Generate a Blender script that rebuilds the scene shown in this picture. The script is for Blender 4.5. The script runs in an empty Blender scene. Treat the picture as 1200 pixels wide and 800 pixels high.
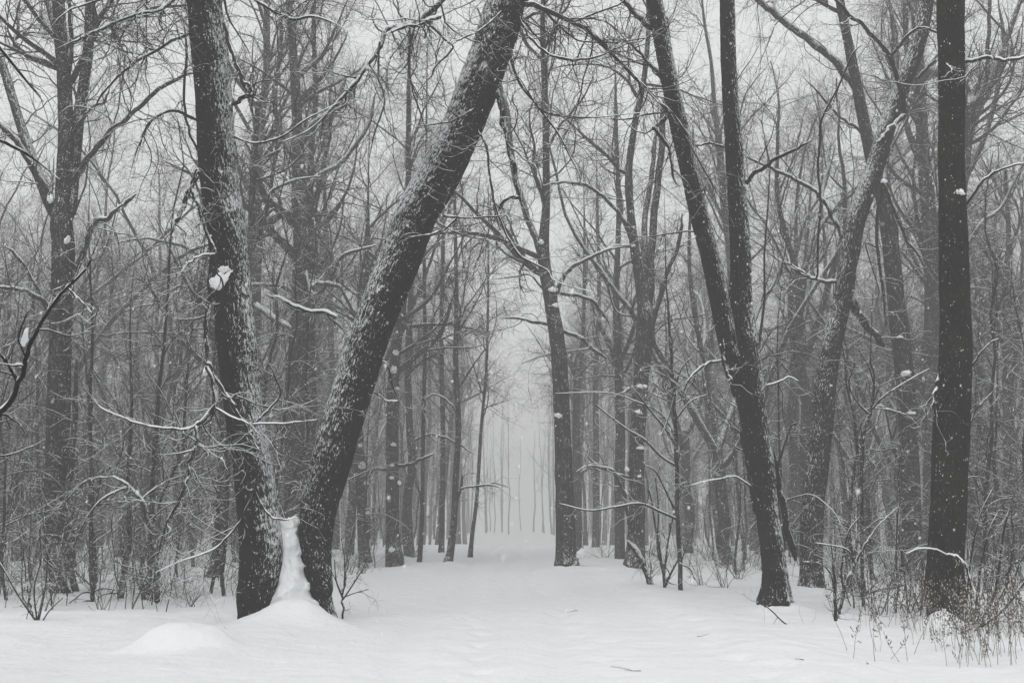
import bpy, math
import numpy as np
from mathutils import Vector

# ------------------------------------------------------------------ camera, sky, light, exposure
SC = bpy.context.scene
COL = SC.collection
CAM_H, F_PX, PITCH = 1.5, 1333.0, math.atan(205 / 1333.0)
SEN = 36.0
cam = bpy.data.cameras.new('camera'); cam_o = bpy.data.objects.new('camera', cam); COL.objects.link(cam_o)
cam.sensor_width = SEN; cam.lens = F_PX / 1200.0 * SEN
cam.clip_start = 0.1; cam.clip_end = 3000
cam.dof.use_dof = True; cam.dof.focus_distance = 17.5; cam.dof.aperture_fstop = 4.0
cam_o.location = (0, 0, CAM_H); cam_o.rotation_euler = (math.pi / 2 + PITCH, 0, 0)
SC.camera = cam_o

SUN_EL, SUN_ROT = math.radians(48), math.radians(200)
world = bpy.data.worlds.new('World'); SC.world = world; world.use_nodes = True
wn, wl = world.node_tree.nodes, world.node_tree.links
wn.clear()
sky = wn.new('ShaderNodeTexSky'); sky.sky_type = 'NISHITA'; sky.sun_disc = False
sky.sun_elevation = SUN_EL; sky.sun_rotation = SUN_ROT
sky.air_density = 1.0; sky.dust_density = 6.0; sky.ozone_density = 1.0
hsv = wn.new('ShaderNodeHueSaturation'); hsv.inputs['Saturation'].default_value = 0.10
flat = wn.new('ShaderNodeMixRGB'); flat.inputs[0].default_value = 0.72           # closed cloud deck
flat.inputs[2].default_value = (6.38, 6.4, 6.42, 1)
bgn = wn.new('ShaderNodeBackground'); bgn.inputs['Strength'].default_value = 0.15
wo = wn.new('ShaderNodeOutputWorld')
wl.new(sky.outputs[0], hsv.inputs['Color']); wl.new(hsv.outputs[0], flat.inputs[1])
wl.new(flat.outputs[0], bgn.inputs['Color']); wl.new(bgn.outputs[0], wo.inputs['Surface'])

sun = bpy.data.lights.new('sun', 'SUN'); sun.energy = 0.5; sun.angle = math.radians(40); sun.color = (1, 0.985, 0.96)
sun_o = bpy.data.objects.new('sun', sun); COL.objects.link(sun_o)
sd = Vector((math.sin(SUN_ROT) * math.cos(SUN_EL), math.cos(SUN_ROT) * math.cos(SUN_EL), math.sin(SUN_EL)))
sun_o.rotation_euler = sd.to_track_quat('Z', 'Y').to_euler(); sun_o.location = (0, 0, 40)

SC.view_settings.view_transform = 'Standard'; SC.view_settings.look = 'None'
SC.view_settings.exposure = 0.16; SC.view_settings.gamma = 1.0
SC.render.engine = 'CYCLES'
cy = SC.cycles
cy.max_bounces = 4; cy.diffuse_bounces = 3; cy.glossy_bounces = 1; cy.volume_bounces = 2; cy.transmission_bounces = 0
cy.use_denoising = True; cy.caustics_reflective = False; cy.caustics_refractive = False
cy.use_adaptive_sampling = True; cy.adaptive_threshold = 0.02

# ------------------------------------------------------------------ helpers
CP, SP = math.cos(PITCH), math.sin(PITCH)
def at(px, py, Y):
    """photo measurement (pixel of the 1200 px photograph, metres away) -> world point"""
    u, v = (px - 600) / F_PX, (400 - py) / F_PX
    y = CP - SP * v; z = SP + CP * v
    k = Y / y
    return np.array((u * k, Y, CAM_H + z * k))

def hash3(ix, iy, iz, seed):
    h = (ix * 374761393 + iy * 668265263 + iz * 2147483647 + seed * 974634777) & 0xffffffff
    h = ((h ^ (h >> 13)) * 1274126177) & 0xffffffff
    h = ((h ^ (h >> 15)) * 2246822519) & 0xffffffff
    return ((h ^ (h >> 16)) & 0xffff) / 65535.0
def vnoise(p, seed=0):
    p = np.asarray(p, float); i = np.floor(p).astype(np.int64); f = p - i; f = f * f * (3 - 2 * f)
    r = 0
    for dx in (0, 1):
        for dy in (0, 1):
            for dz in (0, 1):
                w = (f[..., 0] if dx else 1 - f[..., 0]) * (f[..., 1] if dy else 1 - f[..., 1]) * (f[..., 2] if dz else 1 - f[..., 2])
                r = r + w * hash3(i[..., 0] + dx, i[..., 1] + dy, i[..., 2] + dz, seed)
    return r
def fbm(p, seed=0, oct=3):
    p = np.asarray(p, float); s = 0; a = 1; t = 0
    for o in range(oct):
        s = s + a * vnoise(p * 2 ** o, seed + o); t += a; a *= .5
    return s / t

def raw_mesh(name, V, Fq, mats, midx=None, attr=None, smooth=True, tris=None):
    me = bpy.data.meshes.new(name)
    V = np.asarray(V, np.float32).reshape(-1, 3)
    me.vertices.add(len(V)); me.vertices.foreach_set('co', V.ravel())
    nq = 0 if Fq is None else len(Fq); nt = 0 if tris is None else len(tris)
    idx = []; tot = []
    if nq: idx.append(np.asarray(Fq, np.int32).ravel()); tot.append(np.full(nq, 4, np.int32))
    if nt: idx.append(np.asarray(tris, np.int32).ravel()); tot.append(np.full(nt, 3, np.int32))
    idx = np.concatenate(idx); tot = np.concatenate(tot)
    me.loops.add(len(idx)); me.loops.foreach_set('vertex_index', idx)
    me.polygons.add(len(tot))
    st = np.concatenate(([0], np.cumsum(tot)[:-1])).astype(np.int32)
    me.polygons.foreach_set('loop_start', st)
    try: me.polygons.foreach_set('loop_total', tot)
    except Exception: pass
    for m in mats: me.materials.append(m)
    if midx is not None: me.polygons.foreach_set('material_index', np.asarray(midx, np.int32))
    me.polygons.foreach_set('use_smooth', np.full(len(tot), smooth))
    if attr is not None:
        a = me.attributes.new('bark_co', 'FLOAT_VECTOR', 'POINT'); a.data.foreach_set('vector', np.asarray(attr, np.float32).ravel())
    me.update(calc_edges=True); me.validate()
    return me
def link(name, me, parent=None, label=None):
    o = bpy.data.objects.new(name, me); COL.objects.link(o)
    if parent is not None: o.parent = parent
    if label: o['label'] = label
    return o
def tag(o, label=None, cat=None, group=None, kind=None):
    if label: o['label'] = label
    if cat: o['category'] = cat
    if group: o['group'] = group
    if kind: o['kind'] = kind
    return o
def root_at(name, loc, label, cat, group=None):
    o = bpy.data.objects.new(name, None); COL.objects.link(o); o.location = loc; o.empty_display_size = .3
    return tag(o, label, cat, group)

def norm(a): return a / np.maximum(np.linalg.norm(a, axis=-1, keepdims=True), 1e-9)
def tangents(P):
    T = np.empty_like(P); T[:, 1:-1] = P[:, 2:] - P[:, :-2]; T[:, 0] = P[:, 1] - P[:, 0]; T[:, -1] = P[:, -1] - P[:, -2]
    return norm(T)

class Geo:
    """collects tubes; becomes one mesh"""
    def __init__(s): s.V = []; s.Q = []; s.A = []; s.n = 0
    def tubes(s, P, R, sides):
        P = np.asarray(P, float); R = np.asarray(R, float)
        if P.ndim == 2: P = P[None]; R = R[None]
        if len(P) == 0: return
        k, n, _ = P.shape
        T = tangents(P); md = norm(P[:, -1] - P[:, 0])
        ref = np.where(np.abs(md[:, 2:3]) > .8, np.array([[1., 0, 0]]), np.array([[0., 0, 1.]]))[:, None, :]
        U = norm(np.cross(T, np.broadcast_to(ref, T.shape))); W = np.cross(T, U)
        th = np.arange(sides) * 2 * np.pi / sides
        ring = np.cos(th)[None, None, :, None] * U[:, :, None, :] + np.sin(th)[None, None, :, None] * W[:, :, None, :]
        V = P[:, :, None, :] + ring * R[:, :, None, None]
        L = np.concatenate((np.zeros((k, 1)), np.cumsum(np.linalg.norm(np.diff(P, axis=1), axis=2), axis=1)), axis=1)
        A = np.empty((k, n, sides, 3)); A[..., 0] = np.cos(th) * R[:, :1, None]; A[..., 1] = np.sin(th) * R[:, :1, None]
        A[..., 2] = (L + P[:, 0, :1] * 3.7)[:, :, None]
        i = np.arange(k)[:, None, None] * n * sides + np.arange(n - 1)[None, :, None] * sides
        j = np.arange(sides)[None, None, :]; j2 = (j + 1) % sides
        Q = np.stack(np.broadcast_arrays(i + j, i + j2, i + j2 + sides, i + j + sides), -1).reshape(-1, 4) + s.n
        s.V.append(V.reshape(-1, 3)); s.Q.append(Q); s.A.append(A.reshape(-1, 3)); s.n += k * n * sides
    def add(s, V, Q, A=None):
        s.V.append(V); s.Q.append(Q + s.n); s.A.append(V if A is None else A); s.n += len(V)
    def snow(s, P, R, rng, amount=.7, s0=.004, sides=3, cap=.045, thin=1.0):
        """settled snow riding on top of each branch"""
        P = np.asarray(P, float); R = np.asarray(R, float)
        if P.ndim == 2: P = P[None]; R = R[None]
        if len(P) == 0: return
        keep = rng.random(len(P)) < thin
        P = P[keep]; R = R[keep]
        if len(P) == 0: return
        T = tangents(P); tz = T[..., 2]
        w = np.sqrt(np.maximum(0, 1 - tz ** 2))
        up = norm(np.array([0, 0, 1.]) - tz[..., None] * T)
        g = rng.random(R.shape) * .9 + rng.random((len(R), 1)) * .7
        g = np.clip((g - (1.35 - amount * 1.2)) * 2.2, 0, 1.15)
        w = np.clip((w - .35) / .5, 0, 1)
        cap = .012 + (.009 if amount > .95 else 0)
        rs = ((np.minimum(R * .55, cap) + s0 * .5) if amount <= .95 else (np.minimum(R * .65, cap) + s0 * .65)) * g * w
        C = P + up * (R - rs * .3)[..., None]
        rs[:, 0] *= .6; rs[:, -1] *= .5
        s.tubes(C, rs, sides)
    def mesh(s, name, mats):
        return raw_mesh(name, np.concatenate(s.V), np.concatenate(s.Q), mats, attr=np.concatenate(s.A))

def grow(rng, PP, PR, count, length, n, ang, wig, lift, t0=.1, t1=1., rk=.6, rmin=.0016, tip=.35, rmax=9, lenvar=.45, taper_len=True, curl=.16):
    """children chains off parent chains (vectorised). lift: (mean, spread) pull up (+) or down (-)"""
    k, m, _ = PP.shape
    plen = np.linalg.norm(np.diff(PP, axis=1), axis=2).sum(1)
    par = rng.choice(k, size=count, p=plen / plen.sum())
    t = t0 + (t1 - t0) * rng.random(count)
    f = t * (m - 1); i = np.minimum(f.astype(int), m - 2); f = (f - i)[:, None]
    S = PP[par, i] * (1 - f) + PP[par, i + 1] * f
    r = (PR[par, i] * (1 - f[:, 0]) + PR[par, i + 1] * f[:, 0])
    T = norm(PP[par, i + 1] - PP[par, i])
    q = rng.normal(size=(count, 3)); q = norm(q - (q * T).sum(1, keepdims=True) * T)
    a = np.radians(ang[0] + (ang[1] - ang[0]) * rng.random(count))[:, None]
    D = norm(T * np.cos(a) + q * np.sin(a))
    L = length * (1 + lenvar * rng.normal(size=count)).clip(.3, 2.2)
    if taper_len: L = L * (1.15 - .65 * t)
    st = (L / (n - 1))[:, None]
    g = rng.normal(lift[0], lift[1], size=(count, 1))
    cv = np.cross(D, norm(rng.normal(size=(count, 3)))) * (rng.normal(0, curl, size=(count, 1)))
    P = np.empty((count, n, 3)); P[:, 0] = S
    for j in range(1, n):
        D = norm(D + rng.normal(size=(count, 3)) * wig + np.array([0, 0, 1.]) * g + cv)
        P[:, j] = P[:, j - 1] + D * st
    r0 = np.clip(r * rk * (.7 + .5 * rng.random(count)), rmin, rmax)
    R = r0[:, None] * np.linspace(1, tip, n)[None]
    R = np.maximum(R, rmin * .7); R[:, -1] *= .35
    return P, R

# ------------------------------------------------------------------ materials
def mat_base(name):
    m = bpy.data.materials.new(name); m.use_nodes = True
    n, l = m.node_tree.nodes, m.node_tree.links; n.clear()
    out = n.new('ShaderNodeOutputMaterial'); b = n.new('ShaderNodeBsdfPrincipled'); l.new(b.outputs[0], out.inputs['Surface'])
    b.inputs['Specular IOR Level'].default_value = .05; b.inputs['Roughness'].default_value = .9
    return m, n, l, b
def noise_node(n, l, vec, scale, detail=3, rough=.6, out=0):
    t = n.new('ShaderNodeTexNoise'); t.inputs['Scale'].default_value = scale; t.inputs['Detail'].default_value = detail
    t.inputs['Roughness'].default_value = rough
    if vec is not None: l.new(vec, t.inputs['Vector'])
    return t.outputs[out]
def math_node(n, l, op, a, b=None, clamp=False):
    m = n.new('ShaderNodeMath'); m.operation = op; m.use_clamp = clamp
    for k, v in enumerate((a, b)):
        if v is None: continue
        if isinstance(v, (int, float)): m.inputs[k].default_value = v
        else: l.new(v, m.inputs[k])
    return m.outputs[0]
SNOW_C = (.83, .845, .86, 1)
def bark_material(name, dark, light, snow_thr, patch=.35, ridge=26, bump=.035, moss=0.0, wind=(0, -.12, .99)):
    m, n, l, b = mat_base(name)
    at_ = n.new('ShaderNodeAttribute'); at_.attribute_name = 'bark_co'
    mp = n.new('ShaderNodeMapping'); mp.inputs['Scale'].default_value = (1, 1, .2); l.new(at_.outputs['Vector'], mp.inputs[0])
    v1 = noise_node(n, l, mp.outputs[0], ridge, 3, .55)
    rid = math_node(n, l, 'ABSOLUTE', math_node(n, l, 'SUBTRACT', v1, .5))
    rid = math_node(n, l, 'MULTIPLY', rid, 5.0, True)
    fine = noise_node(n, l, at_.outputs['Vector'], 90, 3, .6)
    mp2 = n.new('ShaderNodeMapping'); mp2.inputs['Scale'].default_value = (1, 1, .38); l.new(at_.outputs['Vector'], mp2.inputs[0])
    fleck = noise_node(n, l, mp2.outputs[0], 50, 3, .6)
    big = noise_node(n, l, at_.outputs['Vector'], 2.2, 3, .6)
    h = math_node(n, l, 'ADD', rid, math_node(n, l, 'MULTIPLY', fine, .5))
    bp = n.new('ShaderNodeBump'); bp.inputs['Strength'].default_value = 1; bp.inputs['Distance'].default_value = bump
    l.new(h, bp.inputs['Height'])
    ramp = n.new('ShaderNodeMixRGB'); ramp.inputs[1].default_value = dark; ramp.inputs[2].default_value = light
    l.new(math_node(n, l, 'MULTIPLY', rid, math_node(n, l, 'ADD', fine, .35), True), ramp.inputs[0])
    colr = ramp.outputs[0]
    if moss:
        mo = n.new('ShaderNodeMixRGB'); mo.inputs[2].default_value = (.05, .055, .025, 1)
        l.new(math_node(n, l, 'MULTIPLY', math_node(n, l, 'SUBTRACT', big, .5, True), moss * 4, True), mo.inputs[0]); l.new(colr, mo.inputs[1]); colr = mo.outputs[0]
    vd = n.new('ShaderNodeVectorMath'); vd.operation = 'DOT_PRODUCT'; vd.inputs[1].default_value = wind; l.new(bp.outputs[0], vd.inputs[0])
    ge = n.new('ShaderNodeNewGeometry')
    vg = n.new('ShaderNodeVectorMath'); vg.operation = 'DOT_PRODUCT'; vg.inputs[1].default_value = wind; l.new(ge.outputs['Normal'], vg.inputs[0])
    s = math_node(n, l, 'ADD', math_node(n, l, 'MULTIPLY', vd.outputs['Value'], .5), math_node(n, l, 'MULTIPLY', vg.outputs['Value'], 1.9))
    s = math_node(n, l, 'ADD', s, math_node(n, l, 'MULTIPLY', math_node(n, l, 'SUBTRACT', big, .5), patch * 2))
    s = math_node(n, l, 'ADD', s, math_node(n, l, 'MULTIPLY', math_node(n, l, 'SUBTRACT', fleck, .5), 3.0))
    speck = noise_node(n, l, at_.outputs['Vector'], 55, 2, .5)
    s = math_node(n, l, 'ADD', s, math_node(n, l, 'MULTIPLY', math_node(n, l, 'SUBTRACT', speck, .60, True), 4.5))
    s = math_node(n, l, 'ADD', s, math_node(n, l, 'MULTIPLY', math_node(n, l, 'SUBTRACT', rid, .5), .35))
    s = math_node(n, l, 'MULTIPLY', math_node(n, l, 'SUBTRACT', s, snow_thr), 5.5, True)
    mx = n.new('ShaderNodeMixRGB'); mx.inputs[2].default_value = SNOW_C
    l.new(s, mx.inputs[0]); l.new(colr, mx.inputs[1]); l.new(mx.outputs[0], b.inputs['Base Color'])
    l.new(bp.outputs[0], b.inputs['Normal'])
    return m
M = {}
M['bark_near'] = bark_material('dark_furrowed_bark', (.004, .0035, .003, 1), (.02, .017, .0135, 1), 1.10, .30, moss=.25)
M['bark_swept'] = bark_material('swept_dark_bark', (.005, .0044, .0037, 1), (.021, .018, .0145, 1), 1.06, .6, wind=(.42, -.15, .9))
M['bark_lean'] = bark_material('snow_flecked_bark', (.006, .0054, .0047, 1), (.026, .023, .019, 1), .62, .30)
M['bark_pale'] = bark_material('pale_mottled_bark', (.012, .011, .010, 1), (.045, .04, .036, 1), .70, .35, ridge=20)
M['bark_far'] = bark_material('grey_bark', (.010, .009, .008, 1), (.05, .046, .04, 1), .82, .35, ridge=16)
def twig_material():
    m, n, l, b = mat_base('twig_bark')
    ge = n.new('ShaderNodeNewGeometry')
    vg = n.new('ShaderNodeVectorMath'); vg.operation = 'DOT_PRODUCT'; vg.inputs[1].default_value = (0, -.15, .98); l.new(ge.outputs['Normal'], vg.inputs[0])
    nz = noise_node(n, l, ge.outputs['Position'], 7, 3)
    s = math_node(n, l, 'ADD', vg.outputs['Value'], math_node(n, l, 'MULTIPLY', math_node(n, l, 'SUBTRACT', nz, .5), 1.4))
    s = math_node(n, l, 'MULTIPLY', math_node(n, l, 'SUBTRACT', s, .8), 5.0, True)
    mx = n.new('ShaderNodeMixRGB'); mx.inputs[1].default_value = (.017, .015, .013, 1); mx.inputs[2].default_value = SNOW_C
    l.new(s, mx.inputs[0]); l.new(mx.outputs[0], b.inputs['Base Color'])
    return m
M['twig'] = twig_material()
def snow_material(name, bumps):
    m, n, l, b = mat_base(name)
    b.inputs['Base Color'].default_value = SNOW_C; b.inputs['Roughness'].default_value = .75
    ge = n.new('ShaderNodeNewGeometry'); h = None
    for sc, amp in bumps:
        x = math_node(n, l, 'MULTIPLY', noise_node(n, l, ge.outputs['Position'], sc, 4, .6), amp)
        h = x if h is None else math_node(n, l, 'ADD', h, x)
    bp = n.new('ShaderNodeBump'); bp.inputs['Distance'].default_value = 1.0; bp.inputs['Strength'].default_value = 1
    l.new(h, bp.inputs['Height']); l.new(bp.outputs[0], b.inputs['Normal'])
    return m
M['snow_ground'] = snow_material('settled_snow', ((1.3, .09), (4, .025), (22, .007), (80, .002)))
M['snow'] = snow_material('branch_snow', ((30, .006),))
m, n, l, b = mat_base('dry_weed'); b.inputs['Base Color'].default_value = (.09, .075, .058, 1); M['weed'] = m
m, n, l, b = mat_base('snowflake'); b.inputs['Base Color'].default_value = (.9, .9, .9, 1); M['flake'] = m

# ------------------------------------------------------------------ ground and path
MOUNDS = [  # centre, radius, height, depth ratio, profile
    (at(210, 750, 13.2), .92, .24, .8, 2.2), (np.array((-2.96, 15.98, 0)), .85, .36, .9, 1.0), (np.array((-2.7, 15.4, 0)), 2.0, .05, .6, 1),
    (at(460, 655, 38), 1.3, .3, 1, 1), (at(424, 655, 37), 1.4, .25, 1, 1), (at(664, 662, 32.5), 1.1, .18, .9, 1), (at(918, 706, 19.2), .8, .14, .8, 1),
    (at(1106, 720, 15.9), .5, .22, .9, 1), (at(950, 680, 23), 1.2, .16, 1, 1), (at(525, 656, 36), 1.0, .12, .8, 1), (at(743, 664, 33), 1.2, .15, .9, 1)]
def path_c(y): return -.2 + 0 * y
_r = np.random.default_rng(41); STEPS = []
for x0, sl, ph in ((-.55, .004, 0), (1.15, .03, .3), (2.5, .012, .1)):
    for q, yy in enumerate(np.arange(8.5 + ph, 34, .62)):
        STEPS.append((x0 + sl * (yy - 10) * (-1 if x0 > 1 else 1) + (.13 if q % 2 else -.13) + _r.normal(0, .05), yy + _r.normal(0, .05), .13 + .04 * _r.random()))
def ground(x, y):
    x = np.asarray(x, float); y = np.asarray(y, float)
    dx = x - path_c(y)
    half = 3.1 - .018 * np.clip(y, 0, 50)
    k = 1 / (1 + np.exp(-(np.abs(dx) - half) * 2.2))
    p = np.stack((x * .45, y * .45, x * 0), -1)
    z = k * (.0 + .14 * (fbm(p, 3) - .5)) + .07 * np.exp(-((np.abs(dx) - half - .25) / .55) ** 2) + (1 - k) * .03 * (fbm(p * 2, 5) - .5)
    q = np.stack((x * 1.7, y * 1.7, x * 0), -1)
    z = z + .06 * (fbm(q, 9, 4) - .5) * (.45 + k)
    for tr in (-.95, .0, .85):                                       # soft half-filled ruts
        z = z - .05 * np.exp(-((dx - tr - .15 * np.sin(y * .35 + tr)) / .22) ** 2) * (.5 + fbm(np.stack((x * 0 + tr, y * 1.2, x * 0), -1), 8)) * (1 - k)
    z = z - .034 * (np.sqrt(np.maximum(0, y - 58) ** 2 + 16) - 4) * (y > 58)
    for fx, fy, fr in STEPS:                                         # half-filled footprints
        q2 = ((x - fx) ** 2 + ((y - fy) * .7) ** 2) / fr ** 2
        z = z - .036 * np.exp(-q2 ** 1.2)
    for c, rad, h, sq, pw in MOUNDS:
        q2 = ((x - c[0]) / (rad * .6)) ** 2 + ((y - c[1]) / (rad * .6 * sq)) ** 2
        z = z + h * np.exp(-q2 ** pw) * (1 + .7 * (fbm(np.stack((x * 2.6, y * 2.6, x * 0), -1), 17, 4) - .5))
    return z
xs = np.concatenate((-np.geomspace(400, 22, 26), np.linspace(-20, -6.1, 110), np.linspace(-6, 6, 190), np.linspace(6.1, 20, 110), np.geomspace(22, 400, 26)))
ys = np.concatenate(([-300, -100, -40, -15, -5], np.linspace(0, 5, 12)[:-1], np.linspace(5, 9, 30)[:-1], np.linspace(9, 24, 260)[:-1], np.linspace(24, 30, 60)[:-1], np.linspace(30, 75, 160)[:-1], np.geomspace(75, 700, 30)))
X, Yg = np.meshgrid(xs, ys); Z = ground(X, Yg)
V = np.stack((X, Yg, Z), -1).reshape(-1, 3); nx, ny = len(xs), len(ys)
i = (np.arange(ny - 1)[:, None] * nx + np.arange(nx - 1)[None]).ravel()
g_me = raw_mesh('snowy_ground', V, np.stack((i, i + 1, i + nx + 1, i + nx), -1), [M['snow_ground']])
tag(link('snowy_ground', g_me), kind='structure')
def gz(x, y): return float(ground(np.array([x]), np.array([y]))[0])

# ------------------------------------------------------------------ traced trees
def catmull(pts, m):
    pts = np.asarray(pts, float)
    if len(pts) == 2: pts = np.stack((pts[0], (pts[0] + pts[1]) / 2, pts[1]))
    P = np.concatenate(([2 * pts[0] - pts[1]], pts, [2 * pts[-1] - pts[-2]]))
    t = np.linspace(0, len(pts) - 1 - 1e-6, m); i = t.astype(int); f = (t - i)[:, None]
    a, b, c, d = P[i], P[i + 1], P[i + 2], P[i + 3]
    return .5 * (2 * b + (c - a) * f + (2 * a - 5 * b + 4 * c - d) * f ** 2 + (3 * b - a - 3 * c + d) * f ** 3)

def trunk_path(tr, Y, lean=0.0, ground_fix=True):
    """tr: [(px, py, width_px), ...] from base up"""
    pts = []; rad = []
    for k, (px, py, w) in enumerate(tr):
        p = at(px, py, Y + lean * max(0, (tr[0][1] - py)) / 100.0)
        pts.append(p); rad.append(.5 * w / F_PX * Y)
    pts = np.array(pts); rad = np.array(rad)
    T = tangents(pts[None])[0]
    rad = rad * (.25 + .75 * np.abs(T[:, 2]))
    return pts, rad

def bark_trunk(name, pts, rad, mat, seed, parent, sides=28, step=.07, amp=.006, flare=.3, base_z=None, roots=5, label=None):
    L = np.linalg.norm(np.diff(pts, axis=0), axis=1).sum()
    m = max(6, int(L / step))
    Q = catmull(np.concatenate((pts, rad[:, None]), 1), m); P = Q[:, :3]; R = np.maximum(Q[:, 3], .004)
    T = tangents(P[None])[0]
    U = norm(np.cross(T, np.array([0, 1., 0]))); W = np.cross(T, U)
    th = np.arange(sides) * 2 * np.pi / sides
    s = np.concatenate(([0], np.cumsum(np.linalg.norm(np.diff(P, axis=0), axis=1))))
    A = np.empty((m, sides, 3)); A[..., 0] = np.cos(th) * R[:, None]; A[..., 1] = np.sin(th) * R[:, None]; A[..., 2] = s[:, None] + seed * 7.3
    q = A * np.array([30, 30, 5.0]); rg = 1 - np.abs(fbm(q, seed, 2) - .5) * 4
    lump = fbm(A * np.array([4, 4, 2.2]), seed + 5, 3) - .5
    h = s - (s[0] if base_z is None else 0)
    z0 = base_z if base_z is not None else P[0, 2]
    hh = np.maximum(0, P[:, 2] - z0)
    fl = flare * np.exp(-hh / .28)
    rt = 1 + fl[:, None] * (.6 + .9 * np.maximum(0, np.cos(roots * th + seed))[None])
    RR = R[:, None] * .96 * rt * (1 + .16 * lump) + amp * (rg - .6)
    V = P[:, None] + (np.cos(th)[None, :, None] * U[:, None] + np.sin(th)[None, :, None] * W[:, None]) * RR[..., None]
    i = np.arange(m - 1)[:, None] * sides; j = np.arange(sides)[None]; j2 = (j + 1) % sides
    F = np.stack(np.broadcast_arrays(i + j, i + sides + j, i + sides + j2, i + j2), -1).reshape(-1, 4)
    F = F[:, ::-1]
    me = raw_mesh(name, V.reshape(-1, 3), F, [mat], attr=A.reshape(-1, 3))
    return link(name, me, parent, label), P, R

def to_local(root, *objs):
    loc = np.array(root.location)
    done = set()
    for o in objs:
        if o.data.name in done: continue
        done.add(o.data.name)
        me = o.data; n_ = len(me.vertices); co = np.empty(n_ * 3, np.float32); me.vertices.foreach_get('co', co)
        co = (co.reshape(-1, 3) - loc).astype(np.float32); me.vertices.foreach_set('co', co.ravel()); me.update()

def twigs_on(rng, G, S, P, R, dens=3.0, lvl=3, ln=1.0, snow=.7, lift=(.02, .12), rmin=.0016, thin=1.0):
    """side branches -> twigs -> twiglets on one or many chains"""
    Lt = np.linalg.norm(np.diff(P, axis=1), axis=2).sum()
    c1 = max(2, int(Lt * dens))
    a, ar = grow(rng, P, R, c1, 1.15 * ln, 12, (30, 75), .22, lift, t0=.12, rk=.5, rmin=rmin * 1.5, rmax=.016)
    G.tubes(a, ar, 4); S.snow(a, ar, rng, snow, .0035, 3, thin=thin)
    if lvl > 1:
        b, br = grow(rng, a, ar, c1 * 7, .5 * ln, 9, (30, 80), .24, (lift[0], lift[1]), t0=.1, rk=.6, rmin=rmin)
        G.tubes(b, br, 3); S.snow(b, br, rng, snow, .003, 3, thin=thin * .8)
        if lvl > 2:
            c, cr = grow(rng, b, br, c1 * 15, .22 * ln, 5, (30, 75), .25, (lift[0], lift[1]), t0=.1, rk=.7, rmin=rmin)
            G.tubes(c, cr, 3)

def snow_clump(parent, c, sx, sy, sz, rot=0.0, seed=0, name='snow_clump'):
    """a lump of settled snow"""
    nu, nv = 30, 18
    u = np.linspace(0, 2 * np.pi, nu, endpoint=False); v = np.linspace(0, np.pi, nv)
    D = np.stack((np.sin(v)[:, None] * np.cos(u), np.sin(v)[:, None] * np.sin(u), np.cos(v)[:, None] + 0 * u), -1)
    r = .15 + 1.65 * fbm(D * 2.3 + seed * 3.1, seed, 4)
    V = D * r[..., None] * np.array([sx, sy, sz])
    V[..., 2] = np.where(V[..., 2] < 0, V[..., 2] * .55, V[..., 2])
    c_, s_ = math.cos(rot), math.sin(rot)
    V = np.stack((V[..., 0] * c_ + V[..., 2] * s_, V[..., 1], -V[..., 0] * s_ + V[..., 2] * c_), -1) + np.asarray(c)
    i = np.arange(nv - 1)[:, None] * nu; j = np.arange(nu)[None]; j2 = (j + 1) % nu
    F = np.stack(np.broadcast_arrays(i + j, i + j2 + 0, i + nu + j2, i + nu + j), -1).reshape(-1, 4)[:, ::-1]
    me = raw_mesh(name, V.reshape(-1, 3), F, [M['snow']])
    return link(name, me, parent)

def crown_on(rng, P, R, zmin, G, S, nl, ll, n2, l2, n3, l3, n4, l4, snow=.6, ang=(35, 65), lift1=(.05, .05), t1=.99, droop=(-.01, .1), rk=.5, thin=.6):
    """limbs, branches, twigs and twiglets above height zmin on a trunk"""
    t = np.argmax(P[:, 2] > zmin) / (len(P) - 1.0) if (P[:, 2] > zmin).any() else .5
    k1 = 10
    idx = np.linspace(0, len(P) - 1, 40).astype(int)
    a, ar = grow(rng, P[None, idx], R[None, idx], nl, ll, 12, ang, .12, lift1, t0=t, t1=t1, rk=rk, rmin=.012, tip=.18, lenvar=.25, curl=.07)
    G.tubes(a, ar, 7); S.snow(a, ar, rng, snow + .1, .012, 5)
    b, br = grow(rng, a, ar, n2, l2, 10, (25, 70), .17, droop, t0=.12, rk=.5, rmin=.004, tip=.3)
    G.tubes(b, br, 4); S.snow(b, br, rng, snow, .006, 3, thin=thin)
    c, cr = grow(rng, b, br, n3, l3, 8, (25, 75), .22, droop, t0=.08, rk=.55, rmin=.0025)
    G.tubes(c, cr, 3); S.snow(c, cr, rng, snow, .004, 3, thin=thin * .7)
    if n4:
        d, dr = grow(rng, c, cr, n4, l4, 5, (25, 75), .26, droop, t0=.05, rk=.7, rmin=.0018)
        G.tubes(d, dr, 3)
    return a, ar

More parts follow.
